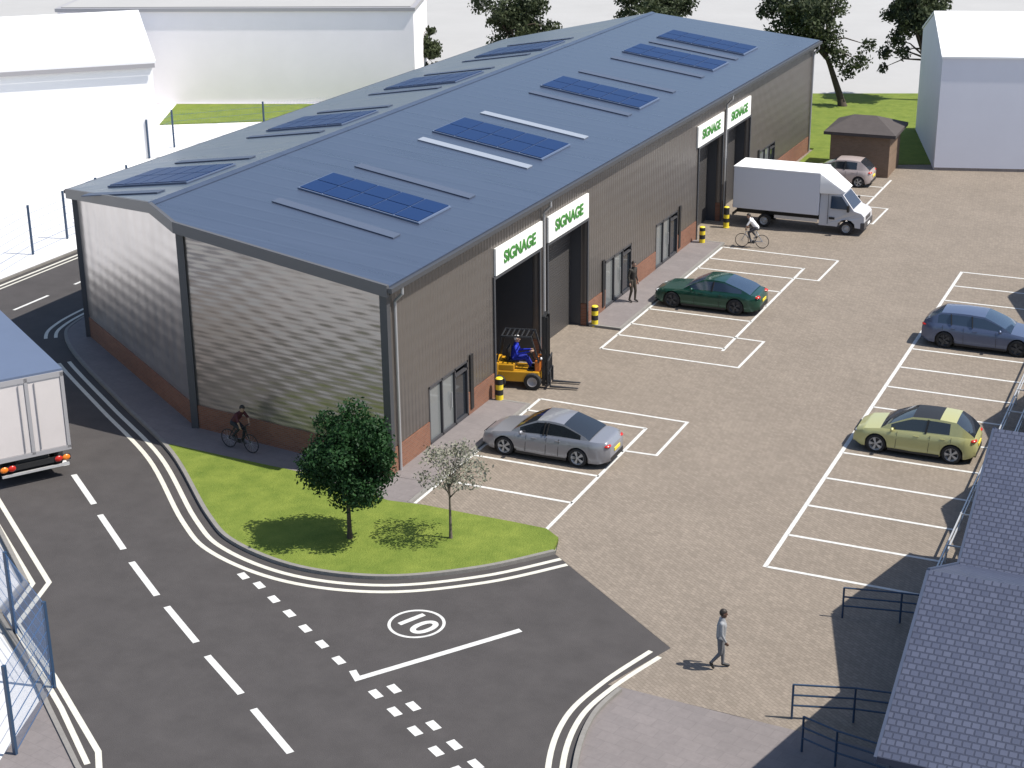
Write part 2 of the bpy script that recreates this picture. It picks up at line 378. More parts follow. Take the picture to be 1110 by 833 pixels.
g = MB(); g.sheet(yard, 0.004); struct('yard_paving', g, 'paver')
# grey footway at the bottom right
fw = [p for p in right_kerb if p[1] < -8.2]
g = MB(); g.sheet([(-1.62, -8.24)] + fw[1:] + [(9.5, -22), (9.5, -8.64), (1.3, -8.38)], 0.012)
# footway round the near end of the unit and strips along the long wall
back = [(-6.44, -.82), (-7.04, -.37), (-8.3, -.33), (-10.0, -.33), (-11.4, -.3), (-12.7, -.45), (-14.3, -.1), (-16.45, .42), (-19, .55), (-22.2, .74)]
i0 = min(range(len(kerb_line)), key=lambda i: abs(kerb_line[i][0]+22.2))
kin = offset(kerb_line, .14)
g.prism(kin[:i0+1] + back[::-1][:-4] + [(-12.08, -.31), (-12.05, 1.36), (-13.5, 1.40), (-22.3, 2.55), (-32.6, 9.5), (-33.4, 14), (-33.4, 60), (-34.65, 60)], -.2, .105)
for y0, y1 in ((1.36, 9.35), (19.25, 33.9), (43.3, 51)):
    g.bbox((-13.6, y0, -.2), (-12.05, y1, .105))
# brown corner by the lower left fence
g.prism([(-11.1, -17.8), (-12.4, -16.9), (-14.8, -15.0), (-15.3, -14.5), (-14.2, -17.6), (-13, -21), (-9.1, -21), (-9.1, -19.4)], -.2, .06)
struct('footway', g, 'slab')
g = MB(); lawn = kin[i0:] + back
lawn_in = [p for p in kin[i0:]]
g.prism(lawn_in + back, -.2, .11); struct('verge', g, 'grass')
g = MB()
g.prism([(-13.3, 53.5), (-11.2, 53.7), (-5.2, 56.2), (-8.6, 66), (-11, 79), (-20, 75.5), (-40, 68), (-44, 62), (-33.5, 55), (-24.4, 58), (-13.4, 57.6)], -.2, .05)
g.prism([(-57.3, 48.6), (-60.6, 55.3), (-52.5, 58.4), (-44, 61.8), (-42.5, 57.5)], -.2, .05)
struct('lawn', g, 'grass')
g = MB()
ko = kerb_line
def kerb(pts, wd, h):
    a = pts; b = offset(pts, wd)
    for i in range(len(a)-1):
        q = [a[i], a[i+1], b[i+1], b[i]]; g.add([(*p, -.1) for p in q] + [(*p, h) for p in q], [(4, 5, 6, 7), (0, 1, 5, 4), (2, 3, 7, 6)])
kerb(kerb_line, .14, .118)
kerb([(p[0], p[1]) for p in fw], .13, .11)
for y0, y1 in ((-.3, 9.35), (19.25, 33.9), (43.3, 51)): g.bbox((-12.05, y0, -.1), (-11.93, y1, .112))
for y in (9.35, 19.25, 33.9, 43.3): g.bbox((-13.4, y - (0 if y in (9.35, 33.9) else .12), -.1), (-11.93, y + (.12 if y in (9.35, 33.9) else 0), .112))
for a, b in zip(left_edge[:-1], left_edge[1:]): g.beam((*a, .0), (*b, .0), .13, .22)
g.beam((-41.95, -70, 0), (-41.95, 62, 0), .13, .2)
struct('kerb', g, 'kerb')

ZR, ZY = .006, .010
g = MB()   # double lines
dl = [p for p in cr([(-35.15, 13.5), (-35.0, 11.6), (-34.45, 9.3), (-33.6, 8.2)], 6)]
ka = [i for i, p in enumerate(kerb_line) if p[0] > -31.4][0]; kb = [i for i, p in enumerate(kerb_line) if p[0] > -33.7][0]
for o_ in (-.36, -.78): q = offset(kerb_line, o_); g.strip(q[ka:], .16, ZR); g.strip(q[4:kb], .15, ZR)
g.strip([(-35.2, 16), (-35.2, 61)], .15, ZR); g.strip([(-35.6, 16), (-35.6, 61)], .15, ZR)
d1 = cr([(-1.45, -6.15), (-2.05, -8.2), (-2.3, -10.15), (-1.85, -12.35), (-.6, -15.1), (1.4, -18.2)], 8)
d2 = cr([(-1.12, -6.35), (-1.7, -8.25), (-1.95, -10.1), (-1.5, -12.3), (-.3, -14.9), (1.7, -18)], 8)
g.strip(d1, .15, ZR); g.strip(d2, .15, ZR)
l1 = [(-29, -2.2), (-23.02, -6.7), (-19.35, -9.45), (-18.5, -11.85), (-15.66, -13.75), (-12.3, -16.2), (-11.4, -17.3)]
l2 = [(-29.2, -2.65), (-23.3, -7.05), (-19.75, -9.7), (-19.05, -11.55), (-16.1, -13.75), (-14.45, -14.95), (-12.2, -16.75)]
g.strip(l1, .16, ZR); g.strip(l2, .15, ZR)
g.strip([(-41.5, -40), (-41.5, 61)], .15, ZR); g.strip([(-41.15, -40), (-41.15, 61)], .12, ZR)
struct('double_line_marking', g, 'cream')
g = MB()
def dash(a, b, wd=.2): g.strip([a, b], wd, ZR)
for a, b in [((-23.85, -2.65), (-21.66, -4.35)), ((-20.95, -4.95), (-18.67, -6.73)), ((-17.9, -7.35), (-15.87, -8.85)), ((-15.2, -9.3), (-13.2, -10.7)), ((-12.5, -11.2), (-10.55, -12.5)), ((-9.85, -13.0), (-7.9, -14.35)), ((-7.2, -14.85), (-5.2, -16.2)), ((-26.6, -.6), (-24.6, -2.1)), ((-29.4, 1.5), (-27.4, 0))]: dash(a, b, .2)
for k in range(-6, 11): dash((-38.35, 12.2 + k*4.3 - .9), (-38.35, 12.2 + k*4.3 + 1.5), .15)
dots = [(-14.22, -6.78), (-13.45, -7.1), (-12.58, -7.68), (-11.7, -8.24), (-10.82, -8.82), (-9.93, -9.4), (-9.06, -9.98), (-7.3, -11.1), (-6.44, -11.66), (-5.54, -12.25), (-4.64, -12.85), (-3.75, -13.4), (-6.98, -10.68), (-6.12, -11.24), (-5.23, -11.84), (-4.35, -12.42), (-3.5, -12.98), (-2.7, -13.5)]
dd = Vector((.835, -.55))
for p in dots: dash((p[0]-dd.x*.22, p[1]-dd.y*.22), (p[0]+dd.x*.22, p[1]+dd.y*.22), .24)
g.strip([(-8.45, -10.3), (-8.12, -10.62), (-5.2, -6.5)], .2, ZR)
cc = (-8.06, -7.33); g.strip([(cc[0] + .78*math.cos(t), cc[1] + .78*math.sin(t)) for t in np.linspace(0, 2*math.pi, 48, endpoint=False)], .09, ZR, closed=True)
struct('road_marking', g, 'paint')
def text_mesh(txt, size, extrude=0.0, offs=0.0):
    cu = bpy.data.curves.new('t', 'FONT'); cu.body = txt; cu.size = size; cu.align_x = 'CENTER'; cu.align_y = 'CENTER'; cu.extrude = extrude; cu.offset = offs
    o = bpy.data.objects.new('t', cu); COL.objects.link(o); dg = bpy.context.evaluated_depsgraph_get()
    me = bpy.data.meshes.new_from_object(o.evaluated_get(dg)); bpy.data.objects.remove(o); return me
me = text_mesh('10', 1.2, 0, .028); me.name = 'speed_limit_digits'; me.materials.append(MT['paint'])
o = bpy.data.objects.new('speed_limit_marking', me); COL.objects.link(o); o.location = (cc[0], cc[1], ZR); o.rotation_euler = (0, 0, math.atan2(-.44, .9)); tag(o, kind='structure')
# parking bays
g = MB()
def ln(a, b, wd=.125): g.strip([a, b], wd, ZY)
for k in range(15): ln((0.05, 2.4*k), (4.85, 2.4*k))
g.strip([(0, -.05), (0, 33.65)], .14, ZY)
XI, XO = -11.88, -7.1
ln((XI, -.4), (XI, 10.3)); ln((XO, -.45), (XO, 9.05))
for y in (1.94, 4.31, 6.67, 9.03): ln((XI, y), (XO, y))
g.strip([(XI, 10.3), (-5.9, 10.18), (-5.9, 6.8), (-7.05, 6.75)], .115, ZY)
for base in (0, 24.2):
    ln((XI, 16.62+base), (XI, min(33.5+base, 51)))
    g.strip([(XI, 16.67+base), (-5.9, 16.6+base), (-5.85, 20.1+base), (XI, 20.25+base)], .115, ZY)
    ln((XO, 18.3+base), (XO, min(31.4+base, 51)))
    for y in (18.6, 22.5, 24.87, 27.2, 29.5, 31.3, 33.5):
        if y + base < 51: ln((XI, y+base), (XO if y < 33 else -5.9, y+base - (.2 if y > 33 else 0)))
    if base == 0: g.strip([(-5.9, 33.3), (-5.95, 29.6), (-7.05, 29.6)], .115, ZY)
struct('parking_bay_marking', g, 'paint')

# ------------------------------------------------------------------ main industrial unit
U = empty('industrial_unit', (-23, 28, 0), 'long grey metal clad industrial unit with solar panelled blue grey roof and green lettered signs', 'building')
def zr(x): return 6.95 + (8.1-6.95)*(-13.35-x)/(24.4-13.35) if x > -24.4 else 8.1 + (6.4-8.1)*(-24.4-x)/(33.3-24.4)
A, Bd, Cn = (-13.57, 1.36), (-22.32, 2.5), (-32.6, 9.46)
XL = -32.95
FARR, FARM, FARL = (-13.57, 57.0), (-24.4, 57.2), (XL, 54.0)
def wp(name, mb, mats, parent=U, **k): return mb.build(name, mats, parent, world=True, **k)
# openings in the long wall (y0, y1, z0, z1)
DOORS = [(9.85, 14.05), (14.95, 19.2), (34.35, 38.3), (39.15, 43.3)]
ENTR = [(4.3, 7.45), (21.45, 24.75), (28.1, 31.3), (45.6, 48.8)]
ops = sorted([(a, b, 0.0, 4.72, 'd') for a, b in DOORS] + [(a, b, .1, 2.3, 'e') for a, b in ENTR])
def wall_cells(mb, x0, x1, y0, y1, z0, z1):
    """wall slab between x0 (outer) and x1 with the openings left out"""
    ys = sorted({y0, y1} | {o[0] for o in ops} | {o[1] for o in ops}); zs = sorted({z0, z1} | {o[2] for o in ops if z0 < o[2] < z1} | {o[3] for o in ops if z0 < o[3] < z1})
    for a, b in zip(ys[:-1], ys[1:]):
        for c, d in zip(zs[:-1], zs[1:]):
            if any(o[0] <= a and b <= o[1] and o[2] <= c + .01 and d <= o[3] for o in ops) or (c < .1 and any(o[0] <= a and b <= o[1] for o in ops)): continue
            mb.bbox((x0, a, c), (x1, b, d))
WT = 6.72
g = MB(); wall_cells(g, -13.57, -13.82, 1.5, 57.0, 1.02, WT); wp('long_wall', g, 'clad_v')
pl = sorted([1.42, 57.0] + [v for o in ops for v in o[:2]])
for a, b in zip(pl[::2], pl[1::2]): g = MB(); g.bbox((-13.545, a, -.45), (-13.82, b, 1.0)); wp('brick_plinth', g, 'brick')
def face(P, Q, z0, tops, off, mats, name, thick=.22, plinth=False):
    P, Q = Vector(P), Vector(Q); d = (Q-P).normalized(); n = Vector((d.y, -d.x))
    g = MB(); ts = sorted(tops)
    for k, (t, _) in enumerate(ts[:-1]):
        a, b = ts[k], ts[k+1]; p = P.lerp(Q, a[0]) + n*off; q = P.lerp(Q, b[0]) + n*off; pi2 = p - n*thick; qi = q - n*thick
        g.add([(p.x, p.y, z0), (q.x, q.y, z0), (q.x, q.y, b[1]), (p.x, p.y, a[1]), (pi2.x, pi2.y, z0), (qi.x, qi.y, z0), (qi.x, qi.y, b[1]), (pi2.x, pi2.y, a[1])],
              [(0, 1, 2, 3), (5, 4, 7, 6), (3, 2, 6, 7), (0, 3, 7, 4), (1, 5, 6, 2)])
    return wp(name, g, mats)
tr_ = (-24.4 - Cn[0])/(Bd[0] - Cn[0])
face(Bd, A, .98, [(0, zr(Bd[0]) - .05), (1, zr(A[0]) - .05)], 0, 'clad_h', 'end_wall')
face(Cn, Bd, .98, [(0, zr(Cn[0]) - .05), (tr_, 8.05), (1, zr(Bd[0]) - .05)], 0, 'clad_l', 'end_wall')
face(Bd, A, -.1, [(0, 1.0), (1, 1.0)], .025, 'brick_x', 'brick_plinth')
face(Cn, Bd, -.1, [(0, 1.0), (1, 1.0)], .025, 'brick_x', 'brick_plinth')
g = MB(); g.add([(XL, 9.7, 0), (XL, 54, 0), (XL, 54, 6.35), (XL, 9.7, 6.35)], [(3, 2, 1, 0)])
g.add([(XL, 54, 0), (-24.4, 57.2, 0), (-13.57, 57, 0), (-13.57, 57, 6.8), (-24.4, 57.2, 8.0), (XL, 54, 6.35)], [(5, 4, 1, 0), (4, 3, 2, 1)])
wp('rear_wall', g, 'clad_v')
for (x, y, z1) in ((-13.55, 1.36, 6.8), (Bd[0], Bd[1]-.02, zr(Bd[0])-.1), (Cn[0], Cn[1], 6.4)): g = MB(); g.box((x, y, z1/2 + (.5 if y < 2 else .0)), (.26, .26, z1 - (1.0 if y < 2 else 0)), R(20) if x < -20 else R(4)); wp('corner_trim', g, 'trim')
# roof: top sheet with thickness
near = [(-13.3, 1.12), (-22.42, 2.26), (-24.4, 3.6), (-33.3, 9.72)]
far = [(-13.3, 57.15), None, (-24.4, 57.35), (-33.3, 54.1)]
g = MB()
def P3(p, dz=0): return (p[0], p[1], zr(p[0]) + dz)
def slab(pts):
    n = len(pts); g.add([P3(p) for p in pts] + [P3(p, -.12) for p in pts], [tuple(range(n))] + [tuple(range(n, 2*n))[::-1]] + [(i, n+i, n+(i+1) % n, (i+1) % n) for i in range(n)])
slab([(-13.3, 1.12), (-13.3, 57.15), (-24.4, 57.35), (-24.4, 3.6), (-22.42, 2.26)])
slab([(-24.4, 3.6), (-24.4, 57.35), (-33.3, 54.1), (-33.3, 9.72)])
# sheet seams: low standing ribs running down the slopes
roof = wp('roof', g, 'roof')
def zoff(x, dz): return zr(x) + dz
g = MB()
ns = [P3(p) for p in near]
for a, b in zip(near[:-1], near[1:]):
    d = (Vector(b) - Vector(a)).normalized(); n = Vector((-d.y, d.x)) * -1
    n = Vector((d.y, -d.x)) if Vector((d.y, -d.x)).y < 0 else Vector((-d.y, d.x))
    o_ = n*.03; q = [(a[0]+o_.x, a[1]+o_.y), (b[0]+o_.x, b[1]+o_.y)]; qi = [(b[0]-n.x*.1, b[1]-n.y*.1), (a[0]-n.x*.1, a[1]-n.y*.1)]
    P = q + qi
    hz = [zr(a[0]), zr(b[0]), zr(b[0]), zr(a[0])]
    g.add([(P[i][0], P[i][1], hz[i] - .36) for i in range(4)] + [(P[i][0], P[i][1], hz[i] + .05) for i in range(4)], [(0, 3, 2, 1), (4, 5, 6, 7), (0, 1, 5, 4), (1, 2, 6, 5), (2, 3, 7, 6), (3, 0, 4, 7)])
wp('verge_trim', g, 'trim2')
g = MB()   # gutter on the long eaves
g.bbox((-13.28, 1.1, 6.74), (-13.12, 57.1, 6.90)); g.bbox((-13.57, 1.3, 6.62), (-13.3, 57.0, 6.80))
g.bbox((-33.48, 9.8, 6.22), (-33.32, 54, 6.36)); wp('gutter', g, 'trim')
# ridge cap
g = MB(); g.add([(-24.4, 3.55, 8.16), (-24.4, 57.3, 8.16), (-24.15, 57.3, 8.09), (-24.15, 3.5, 8.09), (-24.65, 57.3, 8.065), (-24.65, 3.8, 8.065)], [(0, 3, 2, 1), (0, 1, 4, 5)]); g.build('ridge_cap', 'roof', roof, M=Matrix.Translation(-U.location))
# solar arrays and rooflights (sub-parts of the roof)
def on_roof(mb, x0, x1, y0, y1, shear, h, mi=0, base=.01):
    def P(x, y, e): return (x, y + shear*(x - (x0+x1)/2), zr(x) + e)
    v = [P(x0, y0, base), P(x1, y0, base), P(x1, y1, base), P(x0, y1, base)] + [P(x0, y0, h), P(x1, y0, h), P(x1, y1, h), P(x0, y1, h)]
    mb.add(v, [(4, 5, 6, 7), (0, 1, 5, 4), (1, 2, 6, 5), (2, 3, 7, 6), (3, 0, 4, 7)], mi)
RT = Matrix.Translation(-U.location)
for (y0, y1) in ((8.2, 10.85), (19.5, 22.7), (31.5, 34.4), (43.1, 46.0), (48.9, 51.8)):
    g = MB(); on_roof(g, -21.25, -15.55, y0, y1, -.17, .07, 1); nx, ny = 5, 2
    for i in range(nx):
        for j in range(ny):
            xa = -21.2 + 5.6*i/nx + .03; xb = -21.2 + 5.6*(i+1)/nx - .03; ya = y0 + .04 + (y1-y0-.08)*j/ny + .03; yb = y0 + .04 + (y1-y0-.08)*(j+1)/ny - .03
            sh = -.17*((xa+xb)/2 + 18.4); on_roof(g, xa, xb, ya+sh, yb+sh, -.17, .10, 0, .05)
    g.build('solar_array', ['solar', 'solar_frame'], roof, M=RT)
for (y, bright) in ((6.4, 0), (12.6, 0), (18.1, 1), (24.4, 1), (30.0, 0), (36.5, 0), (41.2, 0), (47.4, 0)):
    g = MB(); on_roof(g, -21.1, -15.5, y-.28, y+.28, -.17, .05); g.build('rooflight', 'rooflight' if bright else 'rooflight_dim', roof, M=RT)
for yc in (10.1, 22, 33.5, 44.6):
    g = MB(); on_roof(g, -30.4, -25.4, yc-2.0, yc+1.4, -.3, .07, 1)
    for i in range(5):
        for j in range(2):
            xa = -30.35 + 4.9*i/5 + .03; xb = -30.35 + 4.9*(i+1)/5 - .03; ya = yc - 1.95 + 1.65*j + .03; yb = yc - 1.95 + 1.65*(j+1) - .03
            sh = -.3*((xa+xb)/2 + 27.9); on_roof(g, xa, xb, ya+sh, yb+sh, -.3, .10, 0, .05)
    g.build('solar_array', ['solar', 'solar_frame'], roof, M=RT)
    for s_ in (-3.4, 2.9):
        g = MB(); on_roof(g, -30.4, -25.6, yc+s_-.25, yc+s_+.25, -.3, .05); g.build('rooflight', 'rooflight_dim', roof, M=RT)
# roller doors
for k, (a, b) in enumerate(DOORS):
    dep = 2.2 if k == 0 else .75
    g = MB(); zt = 4.72
    x = -13.82 - (dep - .25)
    n = 40
    for i in range(n):
        z0 = .02 + i*(zt-.02)/n; g.bbox((x, a, z0 + .006), (x - .06, b, z0 + (zt-.02)/n - .006))
    g.bbox((x-.03, a, .02), (x-.05, b, zt))
    d = wp('roller_door', g, 'shutter')
    g = MB(); g.bbox((-13.83, a - .06, 0), (x - .1, a - .005, zt + .06)); g.bbox((-13.83, b + .005, 0), (x - .1, b + .06, zt + .06)); g.bbox((-13.83, a, zt + .01), (x - .1, b, zt + .06))
    g.bbox((-13.83, a, -.2), (x - .1, b, .003))
    wp('door_reveal', g, 'trim')
    g = MB()
    g.bbox((-13.56, a - .12, 0.0), (-13.50, a, zt + .12)); g.bbox((-13.56, b, 0.0), (-13.50, b + .12, zt + .12)); g.bbox((-13.56, a, zt), (-13.50, b, zt + .12))
    wp('door_frame', g, 'trim')
# entrances
for a, b in ENTR:
    g = MB(); x = -13.62
    def fr(y0, y1, z0, z1): g.bbox((x + .07, y0, z0), (x - .06, y1, z1))
    fr(a, a+.07, .1, 2.3); fr(b-.07, b, .1, 2.3); fr(a, b, 2.23, 2.3); fr(a, b, .1, .2)
    n = 3
    for i in range(1, n): yy = a + (b-a)*i/n; fr(yy-.035, yy+.035, .1, 2.3)
    fr(a + (b-a)*2/3, b, 1.95, 2.02)
    e = wp('entrance_screen', g, 'frame')
    g = MB(); g.bbox((x - .02, a+.07, .2), (x - .035, a + (b-a)*2/3, 2.23)); gl = g.build('glazing', 'lightglass', e, M=Matrix.Translation(-U.location))
    g = MB(); g.bbox((x - .02, a + (b-a)*2/3 + .05, .14), (x - .05, b - .09, 1.94)); dl_ = g.build('door', 'glass', e, M=Matrix.Translation(-U.location))
    g = MB(); g.bbox((x + .06, a + (b-a)*2/3 - .30, .9), (x + .03, a + (b-a)*2/3 - .26, 1.5)); g.build('handle', 'framel', e, M=Matrix.Translation(-U.location))
    g = MB(); g.bbox((-14.6, a, .1), (-14.55, b, 2.3)); g.bbox((-14.55, a, .08), (-13.7, b, .1)); g.bbox((-14.55, a-.04, .1), (-13.83, a-.01, 2.3)); g.bbox((-14.55, b+.01, .1), (-13.83, b+.04, 2.3)); wp('lobby', g, 'trim2')
    yy = (b + .25) if a in (4.3, 28.1) else (a - .3)
    g = MB(); g.bbox((-13.55, yy-.12, .3), (-13.5, yy+.12, 2.45)); wp('dark_panel', g, 'black')
# signs
for a, b in ((9.85, 14.25), (14.87, 19.2), (33.95, 38.2), (38.85, 43.1)):
    g = MB(); g.bbox((-13.555, a, 4.86), (-13.47, b, 5.92)); s_ = wp('sign', g, 'white')
    me = text_mesh('SIGNAGE', .80, .012, .022); me.name = 'lettering'; me.materials.append(MT['sign_green'])
    o = bpy.data.objects.new('lettering', me); COL.objects.link(o); o.parent = s_
    ws = max(v.co.x for v in me.vertices) - min(v.co.x for v in me.vertices)
    sx = 3.0/ws
    for v in me.vertices: v.co.x *= sx; v.co.y *= .82
    o.matrix_basis = Matrix.Translation(Vector((-13.455, (a+b)/2, 5.39)) - U.location) @ Matrix(((0, 0, 1), (1, 0, 0), (0, 1, 0))).to_4x4()
# downpipes
for y, ztop in ((1.95, 6.62), (14.46, 6.62), (38.72, 6.62), (56.6, 6.62)):
    g = MB(); g.path([(-13.2, y, 6.74), (-13.2, y, 6.5), (-13.49, y, 6.2), (-13.49, y, .1)], .055, 8); wp('downpipe', g, 'framel')
g = MB(); g.path([(-33.3, 9.95, 6.25), (-33.15, 10.0, 6.0), (-33.1, 10.0, .1)], .05, 8); wp('downpipe', g, 'trim')

# ------------------------------------------------------------------ background buildings
def building_box(name, origin, rz, w_, d_, label, cat, parts):
    return empty(name, (origin[0], origin[1], 0), label, cat, rz=rz)
# white gabled shed, left
rz = math.atan2(6.14, 6.7)
b = building_box('white_shed', (-51.1, 40.1), rz, 30, 16, 'blank white gabled shed across the side road, nearest the left edge', 'building', None)
g = MB(); g.add([(-32, 0, 0), (0, 0, 0), (0, 16, 0), (-32, 16, 0), (-32, 0, 6), (0, 0, 6), (0, 16, 6), (-32, 16, 6), (-32, 8, 8), (0, 8, 8)], [(0, 1, 5, 4), (1, 2, 6, 9, 5), (2, 3, 7, 6), (3, 0, 4, 8, 7)]); g.build('wall', 'wall_white', b)
g = MB()
for s_ in (1, -1):
    y0, y1 = (-.25, 8) if s_ == 1 else (16.25, 8)
    g.add([(-32.2, y0, 5.97), (.2, y0, 5.97), (.2, y1, 8.05), (-32.2, y1, 8.05), (-32.2, y0, 6.12), (.2, y0, 6.12), (.2, y1, 8.2), (-32.2, y1, 8.2)], [(0, 1, 2, 3), (7, 6, 5, 4), (0, 4, 5, 1), (1, 5, 6, 2), (3, 2, 6, 7), (0, 3, 7, 4)])
g.build('roof', 'roof_white', b)
g = MB(); g.bbox((-32.1, -.34, 5.72), (.12, -.26, 5.98)); g.build('gutter', 'lorry_frame', b)
# long flat roofed building behind
rz = math.atan2(6.2, 16)
b = building_box('pale_warehouse', (-44.2, 61.96), rz, 24, 9, 'long flat roofed pale pinkish warehouse behind the lawn at top left', 'building', None)
g = MB(); g.bbox((-26, 0, 0), (0, 9, 6.7)); g.build('wall', 'wall_pale', b)
g = MB(); g.bbox((-26.15, -.15, 6.7), (.15, 9.15, 6.95)); g.build('parapet', 'lorry_frame', b)
g = MB(); g.bbox((-25.8, .25, 6.96), (-.2, 8.8, 7.0)); g.build('roof', 'pale', b)
# white warehouse right
rz = R(16.5)
b = building_box('white_warehouse', (-5.3, 54.54), rz, 20, 11.8, 'large pale grey warehouse with white pitched roof at the far end of the yard', 'building', None)
g = MB(); D = 11.8
g.add([(0, 0, 0), (22, 0, 0), (22, D, 0), (0, D, 0), (0, 0, 6.7), (22, 0, 6.7), (22, D, 6.7), (0, D, 6.7), (0, D/2, 8.5), (22, D/2, 8.5)], [(0, 1, 5, 4), (1, 2, 6, 9, 5), (2, 3, 7, 6), (3, 0, 4, 8, 7)]); g.build('wall', 'wall_grey', b)
g = MB()
for s_ in (1, -1):
    y0, y1 = (-.08, D/2) if s_ == 1 else (D+.08, D/2)
    g.add([(-.06, y0, 6.69), (22.1, y0, 6.69), (22.1, y1, 8.52), (-.06, y1, 8.52), (-.06, y0, 6.80), (22.1, y0, 6.80), (22.1, y1, 8.63), (-.06, y1, 8.63)], [(0, 1, 2, 3), (7, 6, 5, 4), (0, 4, 5, 1), (1, 5, 6, 2), (3, 2, 6, 7), (0, 3, 7, 4)])
g.build('roof', 'roof_white', b)
g = MB(); g.bbox((-.0, -.05, 0), (22, -.004, .18)); g.build('base_trim', 'slab', b)
# hut
rz = R(2)
b = building_box('brick_hut', (-10.9, 51.35), rz, 3.1, 3.4, 'small brown brick hut with dark hipped roof beside the white warehouse', 'hut', None)
g = MB(); g.bbox((0, 0, 0), (3.5, 3.6, 2.42)); g.build('wall', 'brick_hut', b)
g = MB(); e = .36
g.add([(-e, -e, 2.42), (3.5+e, -e, 2.42), (3.5+e, 3.6+e, 2.42), (-e, 3.6+e, 2.42), (-e, -e, 2.6), (3.5+e, -e, 2.6), (3.5+e, 3.6+e, 2.6), (-e, 3.6+e, 2.6), (1.0, 1.8, 3.3), (2.3, 1.8, 3.3)],
      [(3, 2, 1, 0), (0, 1, 5, 4), (1, 2, 6, 5), (2, 3, 7, 6), (3, 0, 4, 7), (4, 5, 9, 8), (5, 6, 9), (6, 7, 8, 9), (7, 4, 8)]); g.build('roof', 'hutroof', b)
# gabled row on the right
def gable_row(name, x, segs, label, depth=14):
    b = empty(name, (x, segs[0][0], 0), label, 'building')
    gw, gr, gf = MB(), MB(), MB()
    for (y0, y1, ze, zt) in segs:
        ym = (y0+y1)/2
        gw.add([(x+.25, y0, 0), (x+.25, y1, 0), (x+.25, y1, ze-.1), (x+.25, ym, zt-.1), (x+.25, y0, ze-.1)], [(4, 3, 2, 1, 0)])
        for a, c in ((y0, ym), (y1, ym)):
            sgn = 1 if a < c else -1
            t = [(x, a, ze), (x+depth, a, ze), (x+depth, c, zt), (x, c, zt)]
            lo = [(p[0], p[1], p[2]-.14) for p in t]
            f = [(0, 1, 2, 3), (7, 6, 5, 4), (0, 4, 5, 1), (1, 5, 6, 2), (2, 6, 7, 3), (3, 7, 4, 0)]
            gr.add(t + lo, f if sgn == 1 else [q[::-1] for q in f])
        gf.beam((x-.03, y0, ze-.1), (x-.03, ym, zt-.1), .06, .26); gf.beam((x-.03, ym, zt-.1), (x-.03, y1, ze-.1), .06, .26)
    ya, yb = segs[0][0], segs[-1][1]
    gw.add([(x+.25, ya+.2, 0), (x+depth, ya+.2, 0), (x+depth, ya+.2, segs[0][2]-.1), (x+.25, ya+.2, segs[0][2]-.1)], [(0, 1, 2, 3)])
    gw.add([(x+.25, yb-.2, 0), (x+depth, yb-.2, 0), (x+depth, yb-.2, segs[-1][2]-.1), (x+.25, yb-.2, segs[-1][2]-.1)], [(3, 2, 1, 0)])
    wl = gw.build('wall', 'navy', b, world=True); gr.build('roof', 'tile', b, world=True); gf.build('bargeboard', 'navy', b, world=True)
    for (y0, y1, ze, zt) in segs:
        ym = (y0+y1)/2
        g = MB(); g.bbox((x+.24, ym-.9, .9), (x+.18, ym+.9, 2.3)); wd = g.build('window', 'frame', wl, M=Matrix.Translation(-b.location))
    return b
gable_row('tiled_workshop', 6.42, [(-14.9, -5.65, 4.0, 6.0), (-5.65, 3.1, 4.0, 6.0)], 'slate tiled twin gabled workshop filling the lower right corner')
gable_row('tiled_workshop', 7.95, [(3.12, 11.1, 4.0, 6.0), (11.1, 19.1, 4.0, 6.0)], 'set back slate tiled workshop at the right edge behind the yellow green car')
gable_row('tiled_workshop', 6.46, [(27.4, 35.2, 4.0, 6.0)], 'tiled workshop past the right edge whose gable shadow falls on the far bays')

